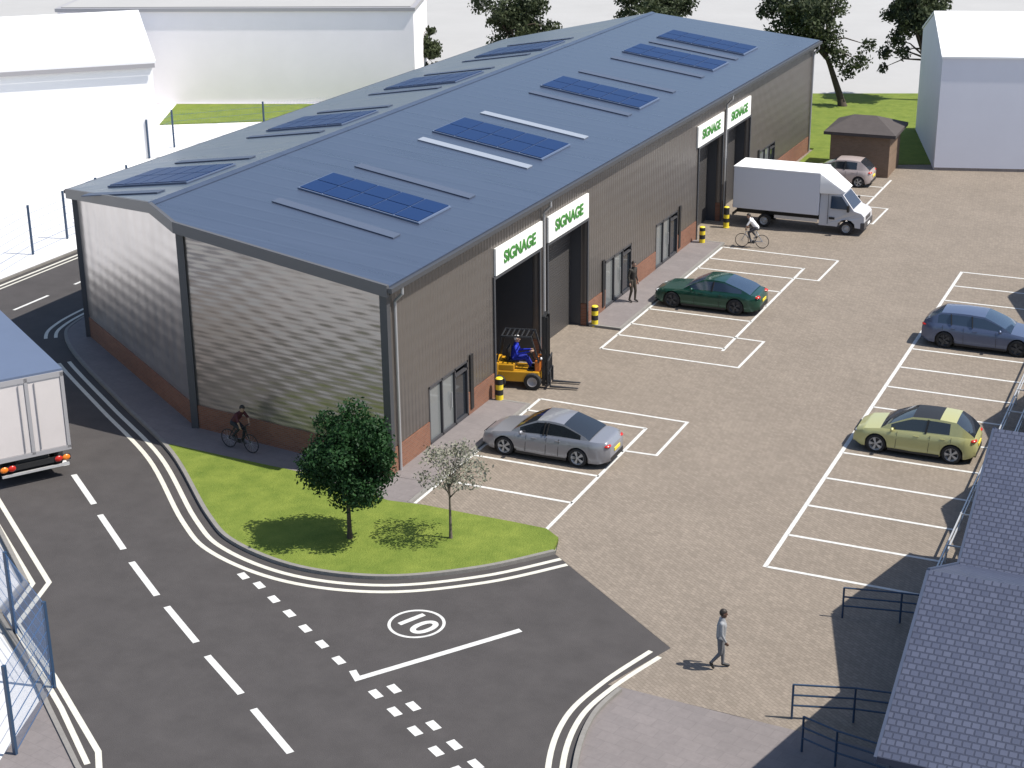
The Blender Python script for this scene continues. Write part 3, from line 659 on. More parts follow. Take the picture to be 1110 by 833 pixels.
# ------------------------------------------------------------------ cars
def car(name, label, L, Wd, H, loc, rz, paint, prof, group='parked cars', roofmat=None, glassm='glass', rimm='alloy', est=False):
    """prof: dict with belt line, hood line, greenhouse stations as fractions of length from the rear (x=-L/2) to the front"""
    t = empty(name, loc, label, 'car', group, rz)
    hw = Wd/2; wr = prof.get('wr', .33); xf = L/2 - prof['fo']; xr = -L/2 + prof['ro']
    zb = prof.get('sill', .2)
    top = prof['top']     # list of (x, z) body shoulder line rear -> front (belt, hood)
    def interp(tab, x):
        if x <= tab[0][0]: return tab[0][1]
        for (a, za), (b, zb_) in zip(tab[:-1], tab[1:]):
            if x <= b: return za + (zb_-za)*(x-a)/(b-a)
        return tab[-1][1]
    def plan(x):    # half width in plan
        u = abs(x)/(L/2); return hw*(1 - .30*max(0, (u-.72)/.28)**2.3 - .02*u)
    xs = sorted(set([round(v, 4) for v in np.linspace(-L/2, L/2, 41)] + [round(c + (wr+.055)*math.cos(a), 4) for c in (xf, xr) for a in np.linspace(0, math.pi, 11)] + [round(p[0], 4) for p in top]))
    def bottom(x):
        z = zb + .10*max(0, (abs(x)/(L/2)-.86)/.14)
        for c in (xf, xr):
            d = abs(x-c)
            if d < wr + .055: z = max(z, wr + math.sqrt((wr+.055)**2 - d*d))
        return z
    levels = [0, .18, .42, .66, .86, 1.0]; bulge = [.955, .985, 1.0, .995, .965, .90]
    mb = MB(); cols = []
    for x in xs:
        zt = interp(top, x); z0 = bottom(x); wx = plan(x); col = []
        for sgn in (-1, 1):
            pts = []
            for lv in levels:
                zz = zb + (zt-zb)*lv
                zz = max(zz, z0 + (zt - z0)*lv*.999) if z0 > zb + .15 else zz
                pts.append((x, sgn*wx*interp(list(zip(levels, bulge)), (zz-zb)/(zt-zb)), zz if lv > 0 else z0))
            col.append(pts)
        crown = .035*(1 - abs(x)/(L/2)*.4)
        cols.append((col[0], col[1], (x, 0, zt + crown), (x, -wx*.5, zt + crown*.8), (x, wx*.5, zt + crown*.8)))
    nl = len(levels); per = nl*2 + 3; vs = []
    for c in cols: vs += c[0] + c[1] + [c[2], c[3], c[4]]
    fs = []
    for i in range(len(xs)-1):
        a, b_ = i*per, (i+1)*per
        for k in range(nl-1):
            fs.append((a+k, b_+k, b_+k+1, a+k+1)); fs.append((a+nl+k, a+nl+k+1, b_+nl+k+1, b_+nl+k))
        rt_, lt_ = nl-1, 2*nl-1; c0, cm, cp = 2*nl, 2*nl+1, 2*nl+2
        fs += [(a+rt_, b_+rt_, b_+cm, a+cm), (a+cm, b_+cm, b_+c0, a+c0), (a+c0, b_+c0, b_+cp, a+cp), (a+cp, b_+cp, b_+lt_, a+lt_)]
    for i, rev in ((0, False), (len(xs)-1, True)):
        a = i*per; ring = [a+k for k in range(nl)] + [a+2*nl+1, a+2*nl, a+2*nl+2] + [a+nl+k for k in range(nl)][::-1]
        fs.append(tuple(ring if not rev else ring[::-1]))
    mb.add(vs, fs)
    # greenhouse
    gh = prof['cab']     # rear glass base x, roof rear x, roof front x, windscreen base x
    x0, x1, x2, x3 = gh; zroof = H
    def zg(x):
        bz = interp(top, x) + .02
        if x < x1: u = (x-x0)/(x1-x0); return bz + (zroof-.03-bz)*min(1, max(0, u))**.85
        if x > x2: u = (x3-x)/(x3-x2); return bz + (zroof-.03-bz)*min(1, max(0, u))**.85
        u = (x-x1)/(x2-x1); return zroof - .03 + .035*math.sin(math.pi*u)
    gx = sorted(set([round(v, 4) for v in np.linspace(x0, x1, 7)] + [round(v, 4) for v in np.linspace(x1, x2, 9)] + [round(v, 4) for v in np.linspace(x2, x3, 7)]))
    rows = []
    for x in gx:
        bz = interp(top, x); z = max(zg(x), bz + .012); u = min(1, (z-bz)/(zroof-bz)); wb = plan(x)*.895; wt = wb*(1-.20*u) - .0
        pts = []
        for q in (0, .10, .86, 1.0): pts.append((wb + (wt-wb)*q, bz - .01 + (z - bz + .01)*q))
        rows.append((x, pts, z))
    per2 = 11; vs = []
    for x, p, z in rows:
        vs += [(x, -a, b_) for a, b_ in p] + [(x, -p[3][0]*.55, z+.022), (x, 0, z+.03), (x, p[3][0]*.55, z+.022)] + [(x, a, b_) for a, b_ in p][::-1]
    fs = [[], [], [], []]; 
    pillars = prof.get('pillars', [])
    for i in range(len(gx)-1):
        a, b_ = i*per2, (i+1)*per2; xm = (gx[i]+gx[i+1])/2
        for k in range(per2-1):
            q = (a+k, b_+k, b_+k+1, a+k+1)
            sel = 0
            if k in (1, 8) and x0 + .20*(x1-x0)+.1 + prof.get('cp', 0) < xm < x3 - .16*(x3-x2)-.12 : sel = 1
            if 3 <= k <= 6:
                if xm > x2 + .02: sel = 2
                elif xm < x1 - .02: sel = 3
                elif roofmat and xm > x1 + .38*(x2-x1): sel = 4
            if sel == 4:
                fs.append([]) if len(fs) < 5 else None; fs[4].append(q)
            else: fs[sel].append(q)
    off = len(mb.v); mb.v += vs; mb.f += [tuple(i+off for i in f) for f in fs[0]]; mb.m += [0]*len(fs[0])
    mb.build('body', paint, t, smooth=True, sharp=50)
    def sub(idx, name, mm, d=.0, parent=t):
        s = MB(); s.v = list(vs); s.f = fs[idx]; s.m = [0]*len(fs[idx])
        o = s.build(name, mm, parent, smooth=True)
        b2 = bmesh.new(); b2.from_mesh(o.data); bmesh.ops.delete(b2, geom=[v for v in b2.verts if not v.link_faces], context='VERTS'); b2.to_mesh(o.data); b2.free(); return o
    s = MB(); s.v = list(vs); sd = fs[1]
    for side in (0, 1):
        s = MB(); s.v = list(vs); s.f = [f for f in sd if (vs[f[0]][1] + vs[f[2]][1] > 0) == bool(side)]; s.m = [0]*len(s.f)
        o = s.build('side_window', glassm, t, smooth=True)
        b2 = bmesh.new(); b2.from_mesh(o.data); bmesh.ops.delete(b2, geom=[v for v in b2.verts if not v.link_faces], context='VERTS'); b2.to_mesh(o.data); b2.free()
    sub(2, 'windscreen', glassm); sub(3, 'rear_window', glassm)
    if roofmat and len(fs) > 4: sub(4, 'roof_panel', roofmat)
    # pillars between the side windows
    for px in pillars:
        bz = interp(top, px); wb = plan(px)*.895
        for sg in (-1, 1): pb = MB(); pb.beam((px, sg*(wb+.004), bz), (px-.06, sg*(wb*.83+.004), bz + (zroof-bz)*.9), .03, .07); pb.build('pillar', 'black', t)
    # dark underbody
    u = MB(); u.bbox((-L/2+.35, -hw*.80, .17), (L/2-.35, hw*.80, .62)); u.bbox((-L/2+.12, -hw*.7, .2), (L/2-.12, hw*.7, .4)); u.build('underbody', 'black', t)
    # sills, lower bumpers
    u = MB(); u.bbox((xr+wr+.08, -hw*.965, zb-.03), (xf-wr-.08, hw*.965, zb+.06)); u.build('sill', 'black', t)
    # wheels
    tyre = MB(); tyre.lathe((0, 0, 0), (0, 1, 0), [(-.1, wr*.7), (-.105, wr*.92), (-.085, wr), (.085, wr), (.105, wr*.92), (.1, wr*.7)], 28)
    rim = MB(); rim.lathe((0, 0, 0), (0, 1, 0), [(-.02, .02), (.02, wr*.68), (.09, wr*.74), (.106, wr*.71), (.07, wr*.64)], 28)
    for k in range(5):
        a = 2*math.pi*k/5
        for da in (-.13, .13): rim.beam((.05*math.cos(a), .085, .05*math.sin(a)), (wr*.68*math.cos(a+da), .080, wr*.68*math.sin(a+da)), .02, .05)
    rim.lathe((0, .07, 0), (0, 1, 0), [(0, .06), (.025, .05), (.03, 0.001)], 12)
    disc = MB(); disc.lathe((0, 0, 0), (0, 1, 0), [(.018, .001), (.02, wr*.6)], 20)
    first = None
    for x in (xf, xr):
        for sg in (1, -1):
            if first is None:
                wh = tyre.build('wheel', 'rubber', t, smooth=True); r_ = rim.build('rim', rimm, wh, smooth=True); ds = disc.build('brake_disc', 'steel', wh); first = wh
            else: wh = copy_tree(first, t)
            wh.location = (x, sg*(hw - .125), wr); wh.rotation_euler = (0, 0, 0 if sg == 1 else math.pi)
    # lights, plates, mirrors, grille, handles
    zf = prof.get('zlight', .66); zrl = prof.get('ztail', .80)
    for sg in (1, -1):
        x = L/2 - .17; yv = sg*plan(x)*.86
        b2 = MB(); b2.ell((x - .06, yv - sg*.10, zf), (.19, .17, .065), 12); b2.build('headlight', 'clear', t, smooth=True)
        x = -L/2 + .14; yv = sg*plan(x)*.90
        b2 = MB(); b2.ell((x, yv - sg*.09, zrl), (.15, .18, .07), 12); b2.build('tail_light', 'red', t, smooth=True)
        xm = x3 - .42; yb = plan(xm)*.93
        b2 = MB(); b2.ell((xm, sg*(yb + .10), interp(top, xm) + .06), (.07, .11, .075), 10); b2.beam((xm, sg*(yb-.08), interp(top, xm) + .01), (xm, sg*(yb+.06), interp(top, xm)+.04), .05, .04); b2.build('wing_mirror', paint, t, smooth=True)
        for hx in prof.get('handles', [(x1+x2)/2 - .35, (x1+x2)/2 + .55]):
            b2 = MB(); b2.bbox((hx-.09, sg*(plan(hx)*.965), interp(top, hx) - .13), (hx+.09, sg*(plan(hx)*.965 + .025), interp(top, hx) - .10)); b2.build('door_handle', paint, t)
    b2 = MB(); b2.bbox((L/2 - .02, -.42, .30), (L/2 + .012, .42, .48)); b2.bbox((L/2 - .03, -.5, .55), (L/2 + .006, .5, .64)); b2.build('grille', 'black', t)
    b2 = MB(); b2.bbox((L/2 + .012, -.26, .40), (L/2 + .03, .26, .51)); b2.build('number_plate', 'plate_w', t)
    b2 = MB(); b2.bbox((-L/2 - .03, -.26, .56), (-L/2 + .0, .26, .67)); b2.build('number_plate', 'plate_y', t)
    b2 = MB(); b2.bbox((-L/2 - .012, -.6, .26), (-L/2 + .2, .6, .42)); b2.build('rear_bumper', 'black', t)
    # door shut lines
    b2 = MB()
    for dx in prof.get('doors', [x3 - .55, (x1+x2)/2 + .12, x1 + .15]):
        for sg in (-1, 1):
            zt = interp(top, dx); b2.beam((dx, sg*plan(dx)*.998, zb + .10), (dx - .02, sg*plan(dx)*1.002, zb + (zt-zb)*.5), .012, .012); b2.beam((dx-.02, sg*plan(dx)*1.002, zb + (zt-zb)*.5), (dx - .04, sg*plan(dx)*.955, zt-.03), .012, .012)
    b2.build('door_seam', 'black', t)
    return t
def paintm(name, c, rough=.28, metal=.35): return mat(name, c, rough, metal, coat=.6, noise=.0)
car('silver_saloon', 'silver saloon parked nose in beside the small pale tree', 4.85, 1.84, 1.45, (-9.38, 5.62, .01), math.pi, paintm('silver_paint', (.265, .27, .295)),
    dict(fo=.95, ro=1.12, top=[(-2.43, .80), (-2.3, .97), (-1.6, 1.00), (-.5, .96), (.75, .93), (1.2, .92), (2.0, .80), (2.33, .68), (2.43, .52)], cab=(-1.72, -.72, .28, 1.22), wr=.34, ztail=.84, pillars=[-.12, .0], zlight=.64))
car('green_coupe', 'dark green fastback car parked nose in before the second entrance', 4.9, 1.92, 1.42, (-9.45, 24.0, .01), math.pi, paintm('green_paint', (.008, .058, .038)),
    dict(fo=.92, ro=1.05, top=[(-2.45, .72), (-2.3, .92), (-1.7, .97), (-.5, .93), (.6, .92), (1.0, .91), (2.0, .82), (2.35, .68), (2.45, .5)], cab=(-2.05, -.85, .12, 1.02), wr=.36, ztail=.84, pillars=[-.3], doors=[.5, -.65]), rimm='steel', glassm='glass_b')
car('yellow_hatchback', 'yellow green hatchback with dark roof panel in the right hand bays', 4.25, 1.8, 1.47, (2.36, 10.92, .01), math.pi, paintm('lime_paint', (.44, .43, .19), .3, .1),
    dict(fo=.85, ro=.78, top=[(-2.13, .78), (-2.05, .95), (-1.5, .98), (-.5, .95), (.7, .92), (1.1, .92), (1.75, .83), (2.03, .70), (2.13, .5)], cab=(-2.04, -1.4, .1, 1.15), wr=.335, ztail=.86, pillars=[-.4], cp=.62), roofmat='black')
car('blue_estate', 'dusty blue estate car parked nose out under the workshop, right edge', 4.85, 1.86, 1.48, (2.66, 23.1, .01), 0, paintm('blue_paint', (.085, .11, .185), .34, .3),
    dict(fo=.92, ro=1.0, top=[(-2.43, .78), (-2.36, .98), (-1.5, 1.00), (-.5, .97), (.7, .94), (1.15, .93), (1.95, .82), (2.33, .68), (2.43, .52)], cab=(-2.35, -1.65, .1, 1.2), wr=.345, ztail=.88, pillars=[-.35, -1.2], cp=.35), glassm='glass_b', rimm='steel')
car('pink_hatchback', 'pale pinkish hatchback parked in front of the brick hut', 3.95, 1.72, 1.5, (-9.75, 49.3, .01), math.pi, paintm('pink_paint', (.44, .37, .345), .35, .1),
    dict(fo=.78, ro=.7, top=[(-1.97, .8), (-1.9, .96), (-1.4, .98), (-.4, .95), (.7, .93), (1.1, .92), (1.65, .82), (1.9, .70), (1.97, .5)], cab=(-1.86, -1.3, .1, 1.15), wr=.31, ztail=.86, pillars=[-.4], cp=.5))

# ------------------------------------------------------------------ box van
v = empty('box_van', (-9.3, 39.0, .01), 'white luton box van parked nose out by the far roller doors', 'van')
def wheelset(t, pos, wr, wdt, hw, names=('rubber', 'alloy'), dual=False):
    first = None
    for x in pos:
        for sg in (1, -1):
            if first is None:
                ty = MB(); ty.lathe((0, 0, 0), (0, 1, 0), [(-wdt/2, wr*.6), (-wdt/2, wr*.92), (-wdt/2+.03, wr), (wdt/2-.03, wr), (wdt/2, wr*.92), (wdt/2, wr*.6)], 26); first = ty.build('wheel', names[0], t, smooth=True)
                rm = MB(); rm.lathe((0, 0, 0), (0, 1, 0), [(wdt/2-.06, .001), (wdt/2-.03, .08), (wdt/2-.08, wr*.45), (wdt/2-.01, wr*.6), (wdt/2+.005, wr*.62)], 22); rm.build('rim', names[1], first, smooth=True); wh = first
            else: wh = copy_tree(first, t)
            wh.location = (x, sg*(hw - wdt/2), wr); wh.rotation_euler = (0, 0, 0 if sg == 1 else math.pi)
wheelset(v, (2.62, -1.75), .35, .22, .98)
g = MB(); g.bbox((-3.45, -1.06, .92), (1.15, 1.06, 3.12)); g.build('box_body', ['van_side'], v, bevel=.03)
g = MB(); g.bbox((-3.47, -1.08, 3.10), (1.17, 1.08, 3.16)); g.build('box_roof', 'van_white', v)
g = MB()   # sloping fairing from box roof to cab roof
g.add([(1.16, -1.05, 3.14), (1.16, 1.05, 3.14), (2.45, .82, 2.22), (2.45, -.82, 2.22), (1.16, -1.05, 2.1), (1.16, 1.05, 2.1), (2.2, .85, 2.08), (2.2, -.85, 2.08)], [(0, 3, 2, 1), (4, 5, 6, 7), (0, 4, 7, 3), (1, 2, 6, 5), (3, 7, 6, 2)]); g.build('roof_fairing', 'van_white', v, bevel=.04, smooth=True)
# cab: extruded side profile, tapering
prof = [(1.18, .42), (2.15, .42), (2.2, .62), (2.38, .78), (2.62, .83), (2.86, .78), (3.03, .62), (3.07, .42), (3.45, .40), (3.52, .62), (3.50, 1.02), (3.35, 1.18), (2.98, 1.30), (2.30, 2.12), (1.95, 2.2), (1.18, 2.2)]
g = MB(); n = len(prof)
def hwid(z, x): return (.99 if z < 1.3 else .99 - .16*(z-1.3)/.9) - max(0, (x-2.9))*.16
vs = [(x, -hwid(z, x), z) for x, z in prof] + [(x, hwid(z, x), z) for x, z in prof]
tri = tessellate_polygon([[Vector((x, z, 0)) for x, z in prof]])
fs = []
for a in tri:
    p = [Vector((*prof[i], 0)) for i in a]
    if (p[1]-p[0]).cross(p[2]-p[0]).z < 0: a = a[::-1]
    fs.append(tuple(a)); fs.append(tuple(i+n for i in a)[::-1])
fs += [(i, i+n, (i+1) % n + n, (i+1) % n) for i in range(n)]
g.add(vs, fs); g.build('cab', 'van_cab', v)
def quad_on(pts, d=.012):
    P = [Vector(p) for p in pts]; nn = (P[1]-P[0]).cross(P[2]-P[0]).normalized()
    g = MB(); g.add([p + nn*d for p in P] + [p - nn*.01 for p in P], [(0, 1, 2, 3)] + [(i, i+4, (i+1) % 4+4, (i+1) % 4)[::1] for i in range(4)]); return g
quad_on([(2.92, -.84, 1.38), (2.92, .84, 1.38), (2.36, .74, 2.05), (2.36, -.74, 2.05)]).build('windscreen', 'glass_b', v)
for sg in (1, -1):
    pts = [(1.75, sg*hwid(1.35, 1.7), 1.35), (2.78, sg*hwid(1.35, 2.7), 1.35), (2.28, sg*hwid(1.98, 2.3), 1.98), (1.75, sg*hwid(1.98, 1.7), 1.98)]
    quad_on(pts if sg == -1 else pts[::-1], .015).build('side_window', 'glass_b', v)
    g = MB(); g.box((2.72, sg*1.16, 1.45), (.12, .2, .34)); g.beam((2.72, sg*.95, 1.35), (2.72, sg*1.1, 1.4), .05, .05); g.build('wing_mirror', 'black', v, bevel=.02)
    g = MB(); g.ell((3.38, sg*.72, .98), (.14, .17, .11), 12); g.build('headlight', 'clear', v, smooth=True)
    g = MB(); g.bbox((1.7, sg*1.0, .78), (2.0, sg*1.015, .9)); g.build('side_trim', 'black', v)
    g = MB(); g.bbox((1.62, sg*.985, .5), (1.64, sg*1.0, 2.1)); g.build('door_seam', 'black', v)
    g = MB(); g.bbox((-3.48, sg*.75, .95), (-3.455, sg*1.0, 1.1)); g.build('tail_light', 'red', v)
    g = MB(); g.bbox((-1.2, sg*.97, .55), (1.1, sg*1.0, .72)); g.build('side_guard', 'galv', v)
g = MB(); g.bbox((3.3, -.92, .36), (3.56, .92, .72)); g.bbox((3.4, -.5, .76), (3.53, .5, .98)); g.build('front_bumper', 'van_bump', v, bevel=.04)
g = MB(); g.bbox((3.56, -.26, .48), (3.58, .26, .6)); g.build('number_plate', 'plate_w', v)
g = MB(); g.bbox((-3.4, -.45, .55), (2.4, .45, .9)); g.bbox((-3.5, -.95, .5), (-3.42, .95, .62)); g.build('chassis', 'black', v)
g = MB(); g.bbox((-3.47, -1.0, 1.0), (-3.455, -.01, 3.05)); g.bbox((-3.47, .01, 1.0), (-3.455, 1.0, 3.05)); g.build('rear_door', 'van_white', v)

# ------------------------------------------------------------------ lorry on the left
d = Vector((6.4, -4.3)).normalized(); rz = math.atan2(-d.y, -d.x)   # heading away from the camera
lr = empty('box_lorry', (-24.55, -3.7, 0), 'blue grey roofed box lorry with pale rear doors stopped at left edge', 'lorry', rz=rz)
wheelset(lr, (1.3, 2.6, 8.1), .5, .28, 1.2, ('rubber', 'lorry_frame'))
# local: x forward, rear face at x=0
g = MB(); g.bbox((0.05, -1.25, 1.05), (9.0, 1.25, 3.86)); g.build('box_body', 'lorry_door', lr)
g = MB(); g.bbox((0.0, -1.28, 3.84), (9.05, 1.28, 3.92)); g.build('roof', 'lorry_roof', lr)
g = MB()
for y in (-1.22, 0, 1.22): g.bbox((-.03, y-.06, 1.05), (.05, y+.06, 3.8))
g.bbox((-.03, -1.28, 3.66), (.05, 1.28, 3.84)); g.bbox((-.03, -1.28, .98), (.05, 1.28, 1.14)); g.build('rear_frame', 'lorry_frame', lr)
for a, b_ in ((-1.15, -.07), (.07, 1.15)):
    g = MB(); g.bbox((0, a, 1.15), (.045, b_, 3.65)); dr = g.build('rear_door', 'lorry_door', lr)
    g = MB(); ym = b_ - .2 if a < 0 else a + .2; g.tube((-.03, ym, 1.2), (-.03, ym, 3.6), .018, n=6); g.build('lock_rod', 'lorry_frame', dr)
g = MB(); g.bbox((-.02, -1.22, .62), (.06, 1.22, .80)); g.build('underrun_bar', 'black', lr)
g = MB(); g.bbox((-.06, -1.15, .44), (.02, 1.15, .52)); g.build('rear_bumper', 'galv', lr)
for sg in (1, -1):
    for j, (y, mm) in enumerate(((1.06, 'orange'), (.80, 'red'))):
        g = MB(); g.ell((-.05, sg*y, .73), (.05, .14, .11), 12); g.build('tail_light', mm, lr, smooth=True)
    g = MB(); g.bbox((1.9, sg*1.12, .2), (2.0, sg*1.2, .95)); g.build('mudguard', 'black', lr)
g = MB(); g.bbox((.1, -.5, .6), (9.5, .5, 1.04)); g.build('chassis', 'black', lr)
g = MB(); g.bbox((9.2, -1.2, .55), (10.9, 1.2, 3.1)); cb = g.build('cab', 'lorry_roof', lr, bevel=.12)
g = MB(); g.bbox((10.88, -1.05, 1.7), (10.92, 1.05, 2.7)); g.build('windscreen', 'glass', lr)

# ------------------------------------------------------------------ people
def person(label, loc, rz, J, cols, hair=(.02, .014, .01), scale=1.0, cap=None, group=None):
    """Continuous body: capsules and ellipsoids fused by a voxel remesh; cols: skin, top, legs, shoes"""
    t = empty('person', loc, label, 'person', group, rz)
    D = dict(pel=(0, 0, .95), che=(.02, 0, 1.30), nec=(.03, 0, 1.50), hea=(.055, 0, 1.655),
             shl=(0.01, .185, 1.42), shr=(0.01, -.185, 1.42), ell=(-.03, .235, 1.13), elr=(-.03, -.235, 1.13), wrl=(.06, .25, .88), wrr=(.06, -.25, .88),
             hil=(0, .09, .92), hir=(0, -.09, .92), knl=(.03, .10, .50), knr=(.03, -.10, .50), anl=(0, .10, .085), anr=(0, -.10, .085), tol=(.16, .115, .04), tor=(.16, -.115, .04))
    D.update(J); V_ = {k: Vector(p) for k, p in D.items()}
    prim = []
    def cap_(a, b, ra, rb, tg): prim.append((V_[a] if isinstance(a, str) else Vector(a), V_[b] if isinstance(b, str) else Vector(b), ra, rb, tg))
    cap_('pel', 'che', .125, .135, 1); cap_('che', 'nec', .13, .07, 1)
    for s_ in 'lr':
        cap_('sh'+s_, 'el'+s_, .062, .046, 1); cap_('el'+s_, 'wr'+s_, .045, .030, cols.get('fore', 1)); cap_('che', 'sh'+s_, .115, .065, 1)
        cap_('hi'+s_, 'kn'+s_, .095, .062, 2); cap_('kn'+s_, 'an'+s_, .06, .04, 2); cap_('an'+s_, 'to'+s_, .046, .036, 3); cap_('pel', 'hi'+s_, .12, .10, 2)
        # hand: palm, four curled fingers, thumb
        wv = V_['wr'+s_]; fd = (wv - V_['el'+s_]).normalized(); sd = Vector((0, 1, 0)); fwdv = sd.cross(fd).normalized() if abs(sd.cross(fd).length) > .1 else Vector((1, 0, 0))
        palm = wv + fd*.085; cap_(wv, palm, .028, .030, 0)
        inn = Vector((0, -1 if s_ == 'l' else 1, 0))
        for k, ln_ in enumerate((.070, .080, .075, .058)):
            o_ = palm + fwdv*(.030 - .02*k); m1 = o_ + fd*ln_*.6; m2 = m1 + (fd*.6 + inn*.6)*ln_*.55; cap_(o_, m1, .0105, .0095, 0); cap_(m1, m2, .0095, .008, 0)
        th = wv + fd*.03 + fwdv*.02; m1 = th + (fwdv*.8 + fd*.6)*.045; cap_(th, m1, .013, .011, 0); cap_(m1, m1 + fd*.03, .011, .009, 0)
    cap_('nec', 'hea', .055, .055, 0)
    up_ = (V_['hea'] - V_['nec']).normalized(); face_ = Vector((up_.z, 0, -up_.x)).normalized()
    h = V_['hea']
    mb = MB()
    for a, b_, ra, rb, tg in prim:
        mb.tube(a, b_, ra, rb, 12); mb.ell(a, (ra,)*3, 12); mb.ell(b_, (rb,)*3, 12)
    mb.ell(h, (.098, .078, .122), 16); mb.ell(h + face_*.06 - up_*.075, (.04, .045, .045), 10)
    mb.tube(h + face_*.088 + up_*.01, h + face_*.112 - up_*.02, .010, .016, 8); mb.ell(h + face_*.108 - up_*.02, (.016, .018, .014), 8)
    for sg in (1, -1): mb.ell(h + Vector((0, sg*.08, 0)), (.022, .012, .034), 8)
    me = bpy.data.meshes.new('body'); me.from_pydata(mb.v, [], mb.f)
    o = bpy.data.objects.new('body', me); COL.objects.link(o)
    md = o.modifiers.new('r', 'REMESH'); md.mode = 'VOXEL'; md.voxel_size = .010
    sm = o.modifiers.new('s', 'SMOOTH'); sm.factor = .5; sm.iterations = 3
    dg = bpy.context.evaluated_depsgraph_get(); nm = bpy.data.meshes.new_from_object(o.evaluated_get(dg)); o.modifiers.clear(); o.data = nm; o.parent = t; o.name = 'body'
    mats = [mat('skin', cols['skin'], .6), mat('top_cloth', cols['top'], .85, noise=.1, nscale=9), mat('leg_cloth', cols['legs'], .85, noise=.1, nscale=9), mat('shoe', cols['shoe'], .6), mat('eye', (.02, .015, .012), .2), mat('lips', (.30, .10, .08), .5)]
    nm.materials.clear()
    for mm in mats: nm.materials.append(mm)
    nf = len(nm.polygons); cen = np.zeros(nf*3); nm.polygons.foreach_get('center', cen); cen = cen.reshape(-1, 3)
    best = np.full(nf, 1e9); idx = np.zeros(nf, int)
    for a, b_, ra, rb, tg in prim + [(h, h + up_*.001, .1, .1, 0)]:
        A_ = np.array(a); AB = np.array(b_) - A_; tt = np.clip(((cen - A_) @ AB)/max(AB @ AB, 1e-9), 0, 1)
        dist = np.linalg.norm(cen - (A_ + tt[:, None]*AB), axis=1) - (ra + (rb-ra)*tt)
        k = dist < best; best[k] = dist[k]; idx[k] = tg
    for sg in (1, -1):
        e_ = np.array(h + face_*.090 + up_*.012 + Vector((0, sg*.032, 0))); idx[np.linalg.norm(cen - e_, axis=1) < .016] = 4
    e_ = np.array(h + face_*.10 - up_*.062); idx[np.linalg.norm((cen - e_)*np.array([1, .5, 1.6]), axis=1) < .016] = 5
    nm.polygons.foreach_set('material_index', idx.astype(np.int32)); nm.polygons.foreach_set('use_smooth', [True]*nf); nm.update()
    # hair: shell over crown and back of the head
    mb = MB(); k = 16
    mb.ell((0, 0, 0), (.104, .088, .112), k)
    q = face_.to_3d(); Mh = Matrix((q, Vector((0, 1, 0)), up_)).transposed()
    mb.v = [tuple(h + Mh @ Vector((v_[0] - .018, v_[1], max(v_[2], -.09 if v_[0] < .0 else .045) + .022))) for v_ in mb.v]
    mb.build('hair' if cap is None else 'helmet', cap or mat('hair', hair, .6), t, smooth=True)
    t.scale = (scale,)*3
    return t
person('person with dark hair in grey top and trousers walking across the open yard', (.55, -6.28, .01), R(18),
       dict(knl=(.07, .09, .50), anl=(.08, .09, .085), tol=(.24, .10, .045), knr=(.0, -.09, .50), anr=(-.24, -.09, .20), tor=(-.17, -.10, .06), ell=(-.07, .23, 1.14), wrl=(-.02, .24, .89), elr=(.02, -.23, 1.13), wrr=(.13, -.20, .91)),
       dict(skin=(.10, .055, .04), top=(.27, .28, .295), legs=(.13, .135, .15), shoe=(.02, .02, .02)), scale=1.0)
person('person in dark brown clothes standing at the second entrance', (-12.8, 22.9, .11), R(-20),
       dict(knl=(.08, .10, .50), anl=(.06, .10, .085), tol=(.2, .11, .04), anr=(-.08, -.10, .10), tor=(.06, -.11, .04)), dict(skin=(.30, .19, .14), top=(.03, .026, .022), legs=(.05, .04, .028), shoe=(.02, .016, .014)), scale=1.08)
seated = dict(pel=(-.05, 0, .5), che=(0, 0, .86), nec=(.03, 0, 1.06), hea=(.06, 0, 1.22), shl=(.01, .19, .98), shr=(.01, -.19, .98), ell=(.10, .25, .72), elr=(.10, -.25, .72), wrl=(.34, .14, .72), wrr=(.34, -.14, .72),
              hil=(-.03, .1, .48), hir=(-.03, -.1, .48), knl=(.38, .13, .50), knr=(.38, -.13, .50), anl=(.42, .13, .12), anr=(.42, -.13, .12), tol=(.57, .14, .07), tor=(.57, -.14, .07))
# ------------------------------------------------------------------ forklift
FR = R(14)
f = empty('forklift', (-13.15, 11.5, .01), 'yellow forklift truck with black mast coming out of the first roller door', 'forklift', rz=FR)
g = MB(); g.bbox((-1.05, -.52, .28), (.75, .52, .72)); g.bbox((-.25, -.50, .72), (-.9, .50, .98)); g.build('chassis', 'fl_yellow', f, bevel=.05)
g = MB(); g.bbox((-1.35, -.54, .30), (-.86, .54, 1.05)); g.build('counterweight', 'fl_yellow', f, bevel=.09)
g = MB(); g.bbox((.55, -.45, .7), (.78, .45, 1.15)); g.build('front_cowl', 'fl_orange', f, bevel=.05)
g = MB(); g.bbox((.25, -.4, .72), (.56, .4, .76)); g.build('floor_plate', 'black', f)
g = MB(); g.bbox((-.55, -.25, .98), (-.1, .25, 1.06)); g.box((-.56, 0, 1.28), (.1, .46, .55)); g.build('seat', 'black', f, bevel=.03)
g = MB()
for sg in (1, -1):
    g.beam((.72, sg*.46, 1.1), (.42, sg*.46, 2.12), .06, .06); g.beam((-.95, sg*.46, 1.0), (-.75, sg*.46, 2.12), .06, .06); g.beam((.44, sg*.46, 2.12), (-.77, sg*.46, 2.12), .06, .06)
for k in range(7): g.beam((.40 - k*.19, -.46, 2.13), (.40 - k*.19, .46, 2.13), .04, .04)
g.build('overhead_guard', 'steel', f)
g = MB()
for sg in (1, -1):
    g.bbox((.82, sg*.30-.05, .10), (.95, sg*.30+.05, 2.95)); g.bbox((.96, sg*.22-.04, .15), (1.05, sg*.22+.04, 2.90))
for z in (.4, 1.4, 2.9): g.bbox((.84, -.3, z-.05), (.94, .3, z+.05))
